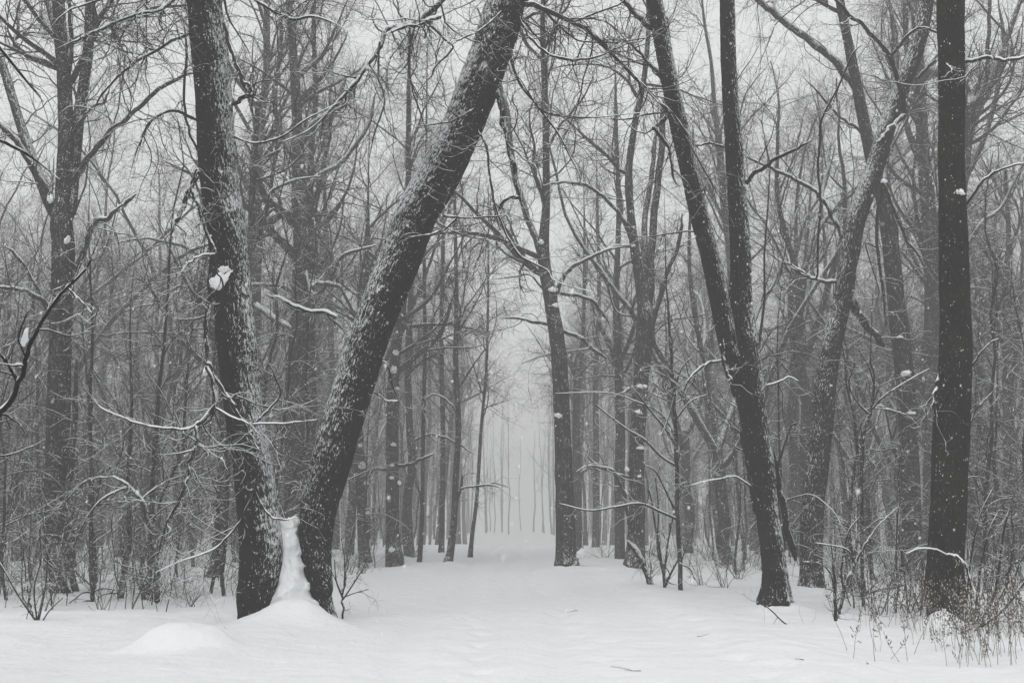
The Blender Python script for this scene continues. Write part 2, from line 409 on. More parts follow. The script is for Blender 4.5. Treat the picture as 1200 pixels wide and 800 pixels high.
def traced_tree(name, label, cat, Y, trunk, limbs=(), mat='bark_far', seed=1, sides=24, step=.08, amp=.004, flare=.25, top=(), crown=None,
                clumps=(), twd=3.0, twl=1.0, lean=0.0, lvl=3, group=None, snow=.7, roots=5):
    """trunk: photo-measured centreline and widths; limbs: dicts/tuples (pts, w0, w1, dY)"""
    rng = np.random.default_rng(seed * 101 + 7)
    pts, rad = trunk_path(trunk, Y, lean)
    g0 = gz(pts[0, 0], pts[0, 1])
    d = norm(pts[1] - pts[0]); ext = pts[0] - d * max(.35, (pts[0, 2] - g0 + .3))
    pts = np.concatenate(([ext], pts)); rad = np.concatenate(([rad[0]], rad))
    if top:                                                           # continues above the frame: (dx, dy, dz, radius) in metres
        e = pts[-1].copy(); ex = []; er = []
        for dx, dy, dz, r in top: e = e + np.array((dx, dy, dz)); ex.append(e.copy()); er.append(r)
        pts = np.concatenate((pts, ex)); rad = np.concatenate((rad, er))
    root = root_at(name, (pts[1, 0], pts[1, 1], g0), label, cat, group)
    objs = []
    o, P, R = bark_trunk('trunk', pts, rad, M[mat], seed, root, sides, step, amp, flare, g0, roots); objs.append(o)
    for li, L in enumerate(limbs):
        lp, w0, w1, dY = L[:4]; od = L[4] if len(L) > 4 else {}
        lr = np.random.default_rng(seed * 991 + li)
        Yb = Y + od.get('y0', 0)
        w = [at(px, py, Yb + dY * k / (len(lp) - 1)) for k, (px, py) in enumerate(lp)]
        c = catmull(w, max(8, 5 * len(lp)))
        r = np.linspace(w0, w1, len(c)) * .5 / F_PX * Y
        r = r * np.minimum(1, np.linspace(1, 0, len(c)) / .12 * .6 + .4)
        if w1 < 4: r = r * np.minimum(1, np.linspace(1, 0, len(c)) / .25 * .75 + .25)
        c = c + (fbm(np.stack((np.arange(len(c)) * .55, np.full(len(c), li * 3.), np.full(len(c), seed * 1.)), -1)[:, None] + np.array([[[0, 0, 0], [9, 9, 9], [5, 3, 1]]]), seed + li, 2) - .5) * np.minimum(.07, r[:, None] * 2.0) * np.minimum(1, np.arange(len(c)) / 4.)[:, None]
        G, S = Geo(), Geo()
        if w0 >= 14 and Y < 24:
            T_ = tangents(c[None])[0]
            lo, c, r = bark_trunk('limb', catmull(w, 14), r.max() * 0 + np.linspace(w0, w1, 14) * .5 / F_PX * Y * (.25 + .75 * np.abs(tangents(catmull(w, 14)[None])[0][:, 2])), M[mat], seed + 50, root, max(32, sides // 2), step, amp, 0)
            so_ = np.linspace(0, len(c) - 1, 30).astype(int)
            if od.get('tw', 1): twigs_on(lr, G, S, c[None, so_], r[None, so_], twd * od.get('tw', 1), lvl, twl, snow)
            else: G = None
            objs.append(lo)
            if G:
                bo = link('branches', G.mesh('branches', [M['twig']]), lo); so = link('snow_cover', S.mesh('snow_cover', [M['snow']]), lo); objs += [bo, so]
            continue
        G.tubes(c, r, 9 if w0 > 5 else 6)
        G.tubes(c[-1:] * 0 + c[-2:], np.array([r[-1], r[-1] * .3]), 5)
        S.snow(c, r, lr, od.get('snow', snow) + .15, .008, 5)
        if od.get('tw', 1): twigs_on(lr, G, S, c[None], r[None], twd * od.get('tw', 1), lvl, twl * od.get('tl', 1), od.get('snow', snow), od.get('lift', (0, .13)))
        lo = link('limb', G.mesh('limb', [M[mat] if w0 > 4.5 else M['twig']]), root); so = link('snow_cover', S.mesh('snow_cover', [M['snow']]), lo)
        objs += [lo, so]
    if crown:
        G, S = Geo(), Geo(); crown_on(rng, P, R, G=G, S=S, **crown)
        co = link('crown', G.mesh('crown', [M['twig']]), root); so = link('snow_cover', S.mesh('snow_cover', [M['snow']]), co); objs += [co, so]
    for k, (px, py, w, h, rot, dy) in enumerate(clumps):
        c = at(px, py, Y - dy); sc = Y / F_PX * .5 * (.75 if Y > 24 else 1)
        objs.append(snow_clump(root, c, w * sc, max(.05, min(w, h) * sc), h * sc, rot, seed * 7 + k))
    to_local(root, *objs)
    return root

HI = dict  # crown parameter shorthand
near_crown = HI(zmin=10.4, nl=16, ll=4.0, n2=170, l2=1.9, n3=1100, l3=.8, n4=2600, l4=.3, snow=.6, lift1=(.02, .05), droop=(-.05, .1))
mid_crown = HI(zmin=5.5, nl=16, ll=5.0, n2=170, l2=2.0, n3=1200, l3=.9, n4=3000, l4=.35, snow=.6)

hang_crown = HI(near_crown, zmin=9.0, nl=20, ll=3.8, n2=240, l2=1.5, n3=2000, l3=.7, n4=4500, l4=.28, ang=(60, 100), lift1=(-.05, .05), droop=(-.06, .12), rk=.13)
traced_tree('tree', 'thick dark trunk leaning slightly left by the snow mound, a white snow patch halfway up', 'tree', 16.3,
    [(291, 728, 24), (298, 700, 42), (306, 650, 50), (302, 600, 50), (297, 550, 47), (289, 500, 47), (282, 450, 47), (277, 400, 48), (268, 300, 48),
     (256, 200, 47), (249, 100, 46), (240, 0, 44), (232, -90, 40)],
    limbs=[
        ([(262, 28), (272, 60), (282, 90), (296, 109)], 4, 6, -.3, HI(tw=.5, y0=-.2)),
        ([(298, 109), (285, 116), (272, 124)], 6, 5, .3, HI(tw=.2, y0=-.5)),
        ([(232, 200), (220, 228), (210, 250), (202, 268)], 7, 4, -.4, HI(tw=.8, y0=-.2)),
        ([(236, 185), (222, 155), (216, 120), (218, 60), (214, 20)], 3, 3.4, -.3, HI(tw=.6)),
        ([(224, 222), (232, 240), (236, 258), (245, 280), (252, 292), (254, 300)], 5, 3, -.1, HI(tw=.8, snow=1.0, y0=-.45)),
        ([(254, 298), (235, 300), (222, 308), (212, 318)], 3, 1.6, -.3, HI(snow=1.0, y0=-.5)),
        ([(254, 296), (253, 316), (262, 332), (257, 360), (250, 372)], 3, 1.5, -.1, HI(snow=.9, y0=-.55, tw=.4)),
        ([(250, 300), (246, 340), (243, 380), (242, 425)], 8, 5, -.1, HI(tw=.2, y0=-.1)),
        ([(242, 425), (246, 432), (258, 455), (268, 468), (276, 482), (288, 500), (297, 518), (305, 528)], 4.5, 3.2, -.15, HI(snow=1.1, tw=1.3, tl=.9, y0=-.55)),
        ([(242, 430), (250, 450), (250, 476), (238, 492), (229, 502), (231, 520), (222, 540), (220, 562), (208, 590), (196, 612), (188, 640), (180, 676)], 5, 2.2, -.5, HI(snow=1.0, tw=1.2, y0=-.7)),
        ([(250, 477), (228, 500), (200, 503), (170, 498), (140, 488), (116, 476), (98, 452)], 3.2, 1.6, -.6, HI(snow=.9, tw=1.2, y0=-.7)),
        ([(252, 478), (280, 492), (300, 497), (345, 495), (372, 491)], 2.6, 1.6, -.1, HI(snow=.8, y0=-.8)),
        ([(302, 545), (300, 562), (296, 580), (281, 610), (262, 634), (240, 648), (214, 656), (182, 670)], 2.4, 2.0, -.3, HI(snow=1.0, tw=.7, y0=-.7)),
        ([(299, 576), (307, 592), (318, 606), (334, 609), (348, 605)], 2.4, 1.8, -.1, HI(snow=1.1, tw=.5, y0=-.7)),
        ([(300, 495), (316, 478), (328, 462), (322, 440), (312, 420)], 2.6, 1.5, -.3, HI(snow=.8, y0=-.7)),
        ([(226, -20), (190, 10), (150, 20), (105, 40), (60, 60)], 5, 2.5, -1.5, HI(tw=1.5, lift=(-.05, .12))),
        ([(222, 40), (190, 55), (150, 80), (120, 110), (105, 140)], 4, 2.2, -1.5, HI(tw=1.4, lift=(-.04, .12))),
        ([(230, 140), (200, 130), (176, 145), (160, 175), (150, 215)], 4, 2, -1.2, HI(tw=1.4, lift=(-.06, .1))),
        ([(272, 160), (300, 168), (330, 160), (360, 140), (400, 118)], 3, 1.6, -1, HI(tw=1.2)),
        ([(264, -30), (300, 0), (340, 22), (370, 20), (410, 36)], 5, 2, -1.2, HI(tw=1.3, lift=(-.05, .1)))],
    mat='bark_swept', seed=3, sides=96, step=.035, amp=.012, flare=.14, top=((-.3, .2, 2.2, .27), (-.2, .3, 3, .2), (.3, -.2, 3, .11), (.2, 0, 2, .04)),
    crown=hang_crown, twd=4.8, twl=.9, clumps=((257, 330, 15, 34, .85, .28), (264, 318, 14, 14, .2, .24), (241, 436, 5, 14, .2, .45), (229, 506, 4, 10, .1, .75)))

traced_tree('tree', 'thick dark trunk leaning far right, upper side plastered with snow, left of the path', 'tree', 16.7,
    [(382, 708, 18), (376, 690, 30), (370, 650, 36), (372, 600, 44), (386, 550, 50), (399, 500, 51), (415, 450, 50), (431, 400, 50), (449, 350, 53), (470, 300, 54),
     (489, 250, 56), (517, 200, 58), (541, 150, 55), (561, 100, 56), (579, 50, 54), (594, 0, 50), (612, -70, 44)],
    limbs=[
        ([(577, 82), (583, 110), (591, 148), (600, 185), (606, 215), (615, 245), (628, 271)], 8, 3.5, -.4, HI(tw=.35)),
        ([(612, 233), (600, 231), (590, 236), (582, 247)], 4, 4, -.1, HI(tw=.2, y0=-.3)),
        ([(557, 130), (562, 155), (570, 172), (573, 205), (582, 245), (594, 275), (610, 300), (640, 316), (652, 330), (700, 343)], 3.6, 1.6, -1.4, HI(tw=.9, lift=(-.03, .1))),
        ([(590, 14), (596, 50), (604, 85), (622, 115), (640, 132), (690, 138), (760, 131)], 4.2, 2, -1.2, HI(tw=.9, snow=.6)),
        ([(634, 130), (650, 150), (668, 182), (684, 215)], 3, 1.4, -.6, HI(y0=-.6)),
        ([(604, 10), (616, 36), (632, 56), (655, 68), (685, 70), (712, 62), (730, 48)], 3.6, 1.8, -1.3, HI(lift=(-.05, .1))),
        ([(588, 14), (570, 30), (545, 44), (520, 50)], 3, 1.5, -.6, HI(snow=.9, y0=-.4)),
        ([(540, -20), (520, 0), (494, 22), (470, 31), (452, 36), (442, 60), (420, 92), (398, 116), (366, 150), (330, 166)], 9, 2.2, -1.4, HI(tw=1.3, snow=.8, lift=(-.06, .1))),
        ([(516, 20), (494, 27), (474, 32), (450, 40)], 5, 3, -.5, HI(snow=1, y0=-.7)),
        ([(486, 28), (480, 60), (481, 95), (492, 130), (503, 165)], 3.4, 1.6, -.4, HI(y0=-.8, tw=1.2)),
        ([(500, 26), (520, 45), (531, 55), (522, 66), (508, 82), (506, 100)], 3, 1.4, -.3, HI(y0=-.7)),
        ([(445, 50), (443, 85), (450, 120), (438, 160), (430, 200)], 3, 1.2, -.8, HI(y0=-.9, lift=(-.08, .1))),
        ([(556, 128), (530, 142), (505, 146), (480, 150)], 2.6, 1.2, -.5, HI(y0=-.35)),
        ([(535, 256), (522, 268), (505, 275), (480, 277)], 2.6, 2, -.2, HI(y0=-.35, snow=.9, tw=.6)),
        ([(520, 253), (545, 256), (575, 254), (600, 250)], 3, 1.2, -.6, HI(y0=-.2)),
        ([(508, 258), (530, 270), (555, 278), (590, 284)], 2, 1, -.5, HI(y0=-.1)),
        ([(536, 180), (534, 200), (528, 222), (520, 240)], 2.2, 1.2, -.2, HI(y0=-.4, snow=.9)),
        ([(395, 372), (378, 365), (352, 362), (332, 352), (312, 345)], 5, 4, .2, HI(snow=1.0, tw=.3, y0=.4)),
        ([(428, 455), (445, 463), (455, 470), (470, 468)], 2, 1.5, -.3, HI(y0=.2, snow=.8)),
        ([(442, 424), (452, 425), (458, 442), (463, 460), (478, 484)], 2.2, 1.4, .1, HI(y0=.1, snow=1.0))],
    mat='bark_lean', seed=9, sides=96, step=.035, amp=.013, flare=.0, top=((.6, .1, 2.2, .24), (.7, .3, 2.5, .16), (.5, 0, 2, .08), (.1, 0, 1.6, .03)),
    crown=HI(hang_crown), twd=5.0, twl=.9)

traced_tree('tree', 'slender grey trunk at the right edge of the path, forking halfway up', 'tree', 32.5,
    [(665, 660, 25), (663, 630, 23), (661, 560, 22), (659, 500, 20), (657, 450, 20), (653, 400, 19), (645, 350, 17), (637, 300, 15), (640, 240, 10), (640, 200, 9), (639, 120, 8), (636, 40, 7), (637, -20, 6)],
    limbs=[
        ([(636, 302), (628, 280), (618, 255), (606, 215), (598, 165), (592, 120), (584, 92), (575, 50), (560, 10)], 9, 5, 1, HI(snow=.5)),
        ([(652, 343), (660, 325), (672, 312), (690, 302), (712, 293), (735, 288)], 6, 3, -.5, HI(snow=1.1, tw=.6)),
        ([(650, 342), (690, 350), (705, 365), (718, 385)], 5, 3, 1, HI(snow=.9)),
        ([(641, 380), (620, 376), (600, 372), (582, 374)], 4.5, 2, 1, HI(snow=1.1, tw=.8)),
        ([(638, 340), (620, 322), (600, 325), (570, 328)], 3, 1.5, 1, HI(snow=.9, tw=.8)),
        ([(660, 388), (680, 396), (690, 405), (712, 420)], 5, 4, 1, HI(snow=1.2, tw=.3)),
        ([(668, 660), (674, 655), (673, 664), (675, 668)], 9, 7, -.3, HI(tw=0)),
        ([(637, 60), (650, 30), (668, 0), (680, -40)], 4, 2, 1, HI(snow=.6)),
        ([(640, 180), (655, 150), (680, 120), (700, 80)], 4, 2, 1, HI(snow=.6))],
    mat='bark_far', seed=12, sides=40, step=.06, amp=.006, flare=.2, top=((0, .2, 3, .06), (0, 0, 3, .02)),
    crown=HI(mid_crown, zmin=8, nl=14), twd=2.2, twl=1.3,
    clumps=((655, 487, 12, 10, .2, .2), (648, 340, 14, 9, .1, .25), (652, 358, 10, 8, .1, .25), (634, 284, 8, 8, .1, .2), (680, 650, 12, 20, .5, .2)))

traced_tree('tree', 'dark forked tree of two close trunks right of the path, the left trunk leaning away', 'tree', 19.2,
    [(909, 703, 30), (909, 680, 29), (906, 650, 28), (899, 600, 27), (894, 550, 29), (885, 500, 32), (877, 450, 36), (872, 400, 36), (868, 350, 29), (868, 300, 25), (862, 200, 23), (855, 100, 20), (852, 0, 19), (850, -80, 17)],
    limbs=[
        ([(872, 462), (862, 430), (852, 396), (843, 350), (832, 300), (819, 250), (807, 196), (796, 150), (786, 100), (776, 50), (767, 0), (758, -60)], 27, 20, -.3, HI(tw=.25)),
        ([(770, 38), (756, 26), (744, 16), (728, 0), (715, -20)], 8, 5, .4, HI(y0=-.2)),
        ([(786, 108), (772, 88), (757, 70), (741, 54), (722, 42)], 6, 2.5, .4, HI(y0=-.2)),
        ([(784, 132), (775, 143), (767, 152), (776, 164), (785, 174), (787, 196), (792, 215), (804, 222)], 6, 2.5, -.5, HI(tw=.5, y0=-.2)),
        ([(874, 215), (888, 200), (905, 190), (930, 176), (960, 160)], 5.5, 3, -.8, HI(tw=.8, snow=.6)),
        ([(962, 158), (959, 190), (961, 240), (958, 285), (958, 322), (948, 326), (925, 312), (909, 302)], 3, 2, .2, HI(tw=.5, y0=-.8, snow=.7)),
        ([(960, 160), (965, 135), (985, 95), (1000, 62), (1015, 50)], 3, 1.5, -.4, HI(y0=-.8)),
        ([(905, 530), (911, 560), (917, 592), (925, 630), (932, 655)], 7, 9, .6, HI(tw=.3, snow=1.0, y0=.1)),
        ([(868, 505), (874, 535), (879, 560), (884, 590), (890, 615)], 4, 5, .2, HI(tw=.4, snow=.9, y0=.1)),
        ([(846, 396), (847, 420), (851, 436), (858, 448)], 5, 4, -.1, HI(snow=1.0, tw=.5, y0=-.2)),
        ([(848, 422), (830, 426), (815, 436), (804, 452), (795, 480)], 3.5, 1.6, -.4, HI(snow=1.1)),
        ([(880, 570), (860, 558), (838, 562), (808, 568)], 2.6, 1.4, -.5, HI(snow=.9)),
        ([(898, 452), (912, 448), (925, 442), (936, 446)], 2.6, 1.5, 0, HI(snow=1.1, tw=.5)),
        ([(911, 550), (916, 530), (928, 500), (940, 494)], 3, 1.5, -.2, HI(snow=.5)),
        ([(848, 172), (830, 168), (815, 170), (800, 160)], 3, 1.5, 0, HI()),
        ([(792, 130), (760, 134), (730, 140), (700, 138)], 2.4, 1.4, -.4, HI(y0=-.2))],
    mat='bark_swept', seed=21, sides=72, step=.045, amp=.010, flare=.36, top=((-.1, .1, 2.5, .11), (-.3, 0, 2.5, .07), (0, 0, 2, .03)),
    crown=HI(hang_crown, zmin=10.3, nl=14), twd=3.2, twl=1.0)

traced_tree('tree', 'mottled snowy trunk leaning right, crossing behind the dark straight trunk at the top right', 'tree', 23,
    [(951, 676, 26), (951, 650, 26), (952, 600, 27), (956, 560, 28), (963, 500, 27), (967, 450, 27), (975, 400, 26), (987, 350, 24), (995, 300, 24), (1006, 250, 24), (1024, 200, 24),
     (1039, 150, 23), (1058, 100, 22), (1076, 50, 21), (1085, 0, 20), (1092, -60, 18)],
    limbs=[
        ([(989, 282), (980, 262), (965, 235), (950, 220), (925, 207), (900, 196), (876, 184), (862, 176)], 6.5, 3, .6, HI(snow=.8, tw=.8)),
        ([(980, 330), (962, 329), (945, 322), (928, 312), (910, 302)], 5, 2.5, -.4, HI(snow=1.1, tw=.6)),
        ([(1062, 134), (1056, 110), (1046, 75), (1030, 50), (1010, 28), (990, 12), (960, -20)], 6, 4, -1, HI(y0=-.3, tw=.7)),
        ([(1062, 134), (1048, 146), (1036, 158), (1028, 168)], 6, 5, -.1, HI(y0=-.3, tw=0, snow=1.0)),
        ([(1044, 66), (1060, 46), (1080, 33), (1100, 38), (1116, 26)], 4, 2, -.8, HI(y0=-.6, snow=.6)),
        ([(1075, 92), (1085, 80), (1098, 70), (1112, 66)], 5, 2, -.3, HI()),
        ([(1035, 215), (1029, 250), (1029, 290), (1033, 330), (1036, 360), (1040, 385)], 4.5, 2.5, -.5, HI(y0=-.4, tw=.5)),
        ([(1028, 290), (1014, 288), (1030, 345), (1002, 348)], 2, 1.2, -.2, HI(y0=-.5)),
        ([(1000, 356), (1008, 372), (1022, 388), (1035, 405)], 10, 8, 1.5, HI(snow=1.2, tw=.2)),
        ([(1036, 218), (1050, 250), (1062, 280), (1078, 300), (1084, 320)], 4, 2, .5, HI(snow=.9))],
    mat='bark_pale', seed=31, sides=64, step=.05, amp=.007, flare=.25, top=((.2, .1, 2.5, .13), (.1, 0, 3, .08), (.1, 0, 2, .03)),
    crown=HI(mid_crown, zmin=13, nl=12), twd=2.6, twl=1.1)

traced_tree('tree', 'thick straight near-black trunk at the far right, split at its foot over snow', 'tree', 16.3,
    [(1113, 724, 20), (1108, 700, 45), (1108, 650, 42), (1111, 600, 42), (1113, 550, 43), (1115, 500, 43), (1118, 450, 41), (1120, 400, 38), (1118, 300, 35), (1115, 200, 32), (1115, 100, 32), (1114, 0, 34), (1113, -80, 32)],
    limbs=[
        ([(1096, 690), (1092, 708), (1091, 722), (1094, 732)], 16, 6, -.1, HI(tw=0, snow=0)),
        ([(1116, 690), (1119, 708), (1121, 722), (1121, 734)], 24, 13, -.1, HI(tw=0, snow=0)),
        ([(1130, 73), (1145, 71), (1160, 68), (1180, 71), (1204, 66), (1230, 60)], 4.5, 3, -.8, HI(snow=1.0)),
        ([(1100, 438), (1097, 455), (1093, 472), (1091, 488)], 5, 3, -.2, HI(tw=.3, snow=1.0, y0=-.1)),
        ([(1138, 430), (1148, 415), (1160, 402), (1172, 395)], 2.6, 1.2, 0, HI(snow=.6)),
        ([(1136, 500), (1144, 480), (1158, 465), (1170, 452)], 2.2, 1.2, .3, HI(snow=.6)),
        ([(1110, 650), (1122, 652), (1134, 668), (1140, 690), (1150, 696)], 3, 2, -.5, HI(snow=1.0, y0=-.3, tw=.6)),
        ([(1110, 651), (1100, 645), (1080, 642), (1062, 648)], 2.2, 1.2, -.5, HI(snow=.9, y0=-.3, tw=.6)),
        ([(1132, 240), (1150, 215), (1170, 200), (1198, 192), (1230, 188)], 3.5, 1.8, -.5, HI(snow=.7)),
        ([(1108, 75), (1114, 80), (1116, 86)], 3, 2, -.2, HI(tw=3, tl=.35, snow=1.0, y0=-.3))],
    mat='bark_near', seed=44, sides=96, step=.035, amp=.010, flare=.28, roots=3, top=((0, .1, 2.5, .17), (.1, 0, 3, .11), (0, 0, 2.5, .04)),
    crown=HI(near_crown, zmin=10.6), twd=2.6, twl=.9, clumps=((1124, 226, 11, 8, .3, .17), (1106, 722, 9, 20, 0, .22)))

traced_tree('tree', 'grey-brown trunk with one snow clump, between the mottled trunk and the near-black one', 'tree', 28,
    [(1069, 668, 26), (1069, 620, 23), (1067, 560, 22), (1064, 500, 22), (1061, 450, 22), (1056, 400, 22), (1050, 350, 21), (1045, 300, 21), (1039, 250, 19), (1026, 205, 17), (1017, 165, 15), (1006, 110, 14), (994, 50, 12), (984, 0, 11), (978, -40, 10)],
    limbs=[
        ([(1004, 104), (992, 88), (975, 68), (955, 52), (930, 34), (908, 16), (888, 0), (860, -25)], 11, 7, 1, HI(snow=.9, tw=.6)),
        ([(1040, 255), (1035, 215), (1038, 180), (1045, 120), (1050, 60), (1042, 0)], 11, 7, 1.5, HI(snow=.5, tw=.5)),
        ([(1018, 170), (1005, 150), (985, 138), (960, 110), (940, 90)], 4, 2, 0, HI()),
        ([(1060, 485), (1045, 482), (1030, 476), (1012, 480)], 4, 2, -1, HI(snow=1.1)),
        ([(1062, 545), (1050, 535), (1042, 500), (1036, 470)], 3, 2, -1, HI(snow=.6))],
    mat='bark_far', seed=52, sides=40, step=.06, amp=.006, top=((-.3, .1, 3, .08), (0, 0, 3, .03)),
    crown=HI(mid_crown, zmin=12.5, nl=11, ll=4), twd=2.2, twl=1.2, clumps=((1061, 438, 15, 10, -.1, .25), (1036, 213, 9, 9, 0, .25), (1055, 395, 9, 6, 0, .2), (1068, 484, 14, 6, 0, .25)))

traced_tree('tree', 'misty straight trunk just left of the near-black one, a stubby snow-covered limb at its top', 'tree', 40,
    [(1092, 645, 18), (1090, 600, 18), (1092, 500, 18), (1092, 400, 17), (1090, 300, 16), (1083, 200, 15), (1078, 100, 14), (1076, 60, 12), (1070, 0, 9), (1066, -30, 8)],
    limbs=[([(1079, 98), (1084, 88), (1092, 84), (1108, 90)], 12, 10, -1, HI(tw=.2, snow=1)),
           ([(1082, 330), (1070, 300), (1055, 260), (1048, 240)], 6, 3, 0, HI(snow=1))],
    seed=61, sides=24, step=.12, top=((0, 0, 3, .07), (0, 0, 2, .03)), crown=mid_crown, twd=1.6, twl=1.5)
traced_tree('tree', 'misty forked tree at the right edge of the photo, its fork low and holding snow', 'tree', 38,
    [(1182, 640, 14), (1182, 600, 13), (1183, 520, 14), (1180, 460, 11), (1181, 400, 11), (1178, 340, 8), (1182, 280, 6), (1178, 200, 4)],
    limbs=[([(1184, 520), (1192, 490), (1198, 450), (1206, 400), (1220, 330), (1228, 260)], 10, 5, 1, HI(snow=.6)),
           ([(1178, 330), (1165, 300), (1150, 270)], 4, 2, 0)],
    seed=66, sides=20, step=.15, crown=HI(mid_crown, zmin=6), twd=1.8, twl=1.4, clumps=((1184, 430, 7, 9, 0, .1), (1186, 480, 6, 12, 0, .2)))
traced_tree('tree', 'pale many-limbed tree whose curved limbs open out right of the near-black trunk', 'tree', 34,
    [(1118, 650, 20), (1120, 560, 19), (1120, 450, 18), (1122, 350, 17), (1124, 250, 15), (1130, 200, 13), (1136, 160, 11), (1150, 120, 9), (1166, 85, 8), (1182, 40, 7), (1196, 0, 6)],
    limbs=[([(1126, 220), (1145, 180), (1160, 140), (1170, 100), (1176, 50), (1170, 0)], 8, 4, 1),
           ([(1122, 180), (1136, 140), (1155, 95), (1158, 40), (1160, -20)], 7, 4, -.5),
           ([(1124, 300), (1150, 262), (1175, 240), (1200, 190), (1225, 150)], 6, 3, .5)],
    seed=68, sides=20, step=.15, crown=HI(mid_crown, zmin=9), twd=2.2, twl=1.3)

traced_tree('tree', 'dark tree of several upright stems on one trunk, right of the slender forked tree', 'tree', 32.8,
    [(744, 662, 24), (745, 630, 21), (747, 590, 20), (746, 540, 18), (748, 500, 19), (751, 450, 19), (754, 410, 22), (757, 375, 22), (752, 345, 14), (745, 300, 12), (739, 250, 10), (737, 200, 9), (745, 140, 8), (755, 90, 7), (760, 30, 6), (758, -20, 5)],
    limbs=[
        ([(757, 385), (761, 350), (763, 300), (768, 240), (774, 190), (777, 140), (785, 80), (782, 20)], 11, 6, .5, HI(tw=.6)),
        ([(760, 390), (770, 360), (781, 320), (795, 290), (800, 250)], 8, 4, -.3, HI(tw=.8)),
        ([(752, 350), (755, 300), (757, 250), (764, 200), (768, 150)], 9, 5, 1.2, HI(tw=.6)),
        ([(742, 290), (735, 266), (722, 246), (706, 230), (690, 218), (668, 214), (645, 216), (620, 224)], 6, 2.6, -.5, HI(snow=.8)),
        ([(738, 288), (718, 290), (700, 298), (680, 308)], 5, 3, 0, HI(snow=1.1)),
        ([(750, 455), (740, 455), (730, 462)], 5, 4, 0, HI(snow=1.2, tw=.2)),
        ([(742, 640), (735, 600), (728, 568), (715, 550), (690, 546), (675, 552)], 5, 3, -1.5, HI(snow=1.1)),
        ([(742, 560), (720, 555), (700, 545), (684, 530)], 3, 2, -1, HI(snow=.9)),
        ([(763, 686), (757, 668), (748, 648), (735, 632)], 6, 5, .2, HI(snow=1.1, tw=.3, y0=-8))],
    seed=71, sides=40, step=.07, amp=.006, flare=.15, top=((0, 0, 2.5, .04), (0, 0, 2, .02)), crown=HI(mid_crown, zmin=8.5, nl=12), twd=2.2, twl=1.3,
    clumps=((752, 453, 16, 7, 0, .25), (748, 483, 12, 7, .2, .25), (735, 550, 7, 9, 0, .25), (751, 525, 12, 6, 0, .25), (749, 558, 6, 5, 0, .25), (742, 288, 6, 5, 0, .2)))

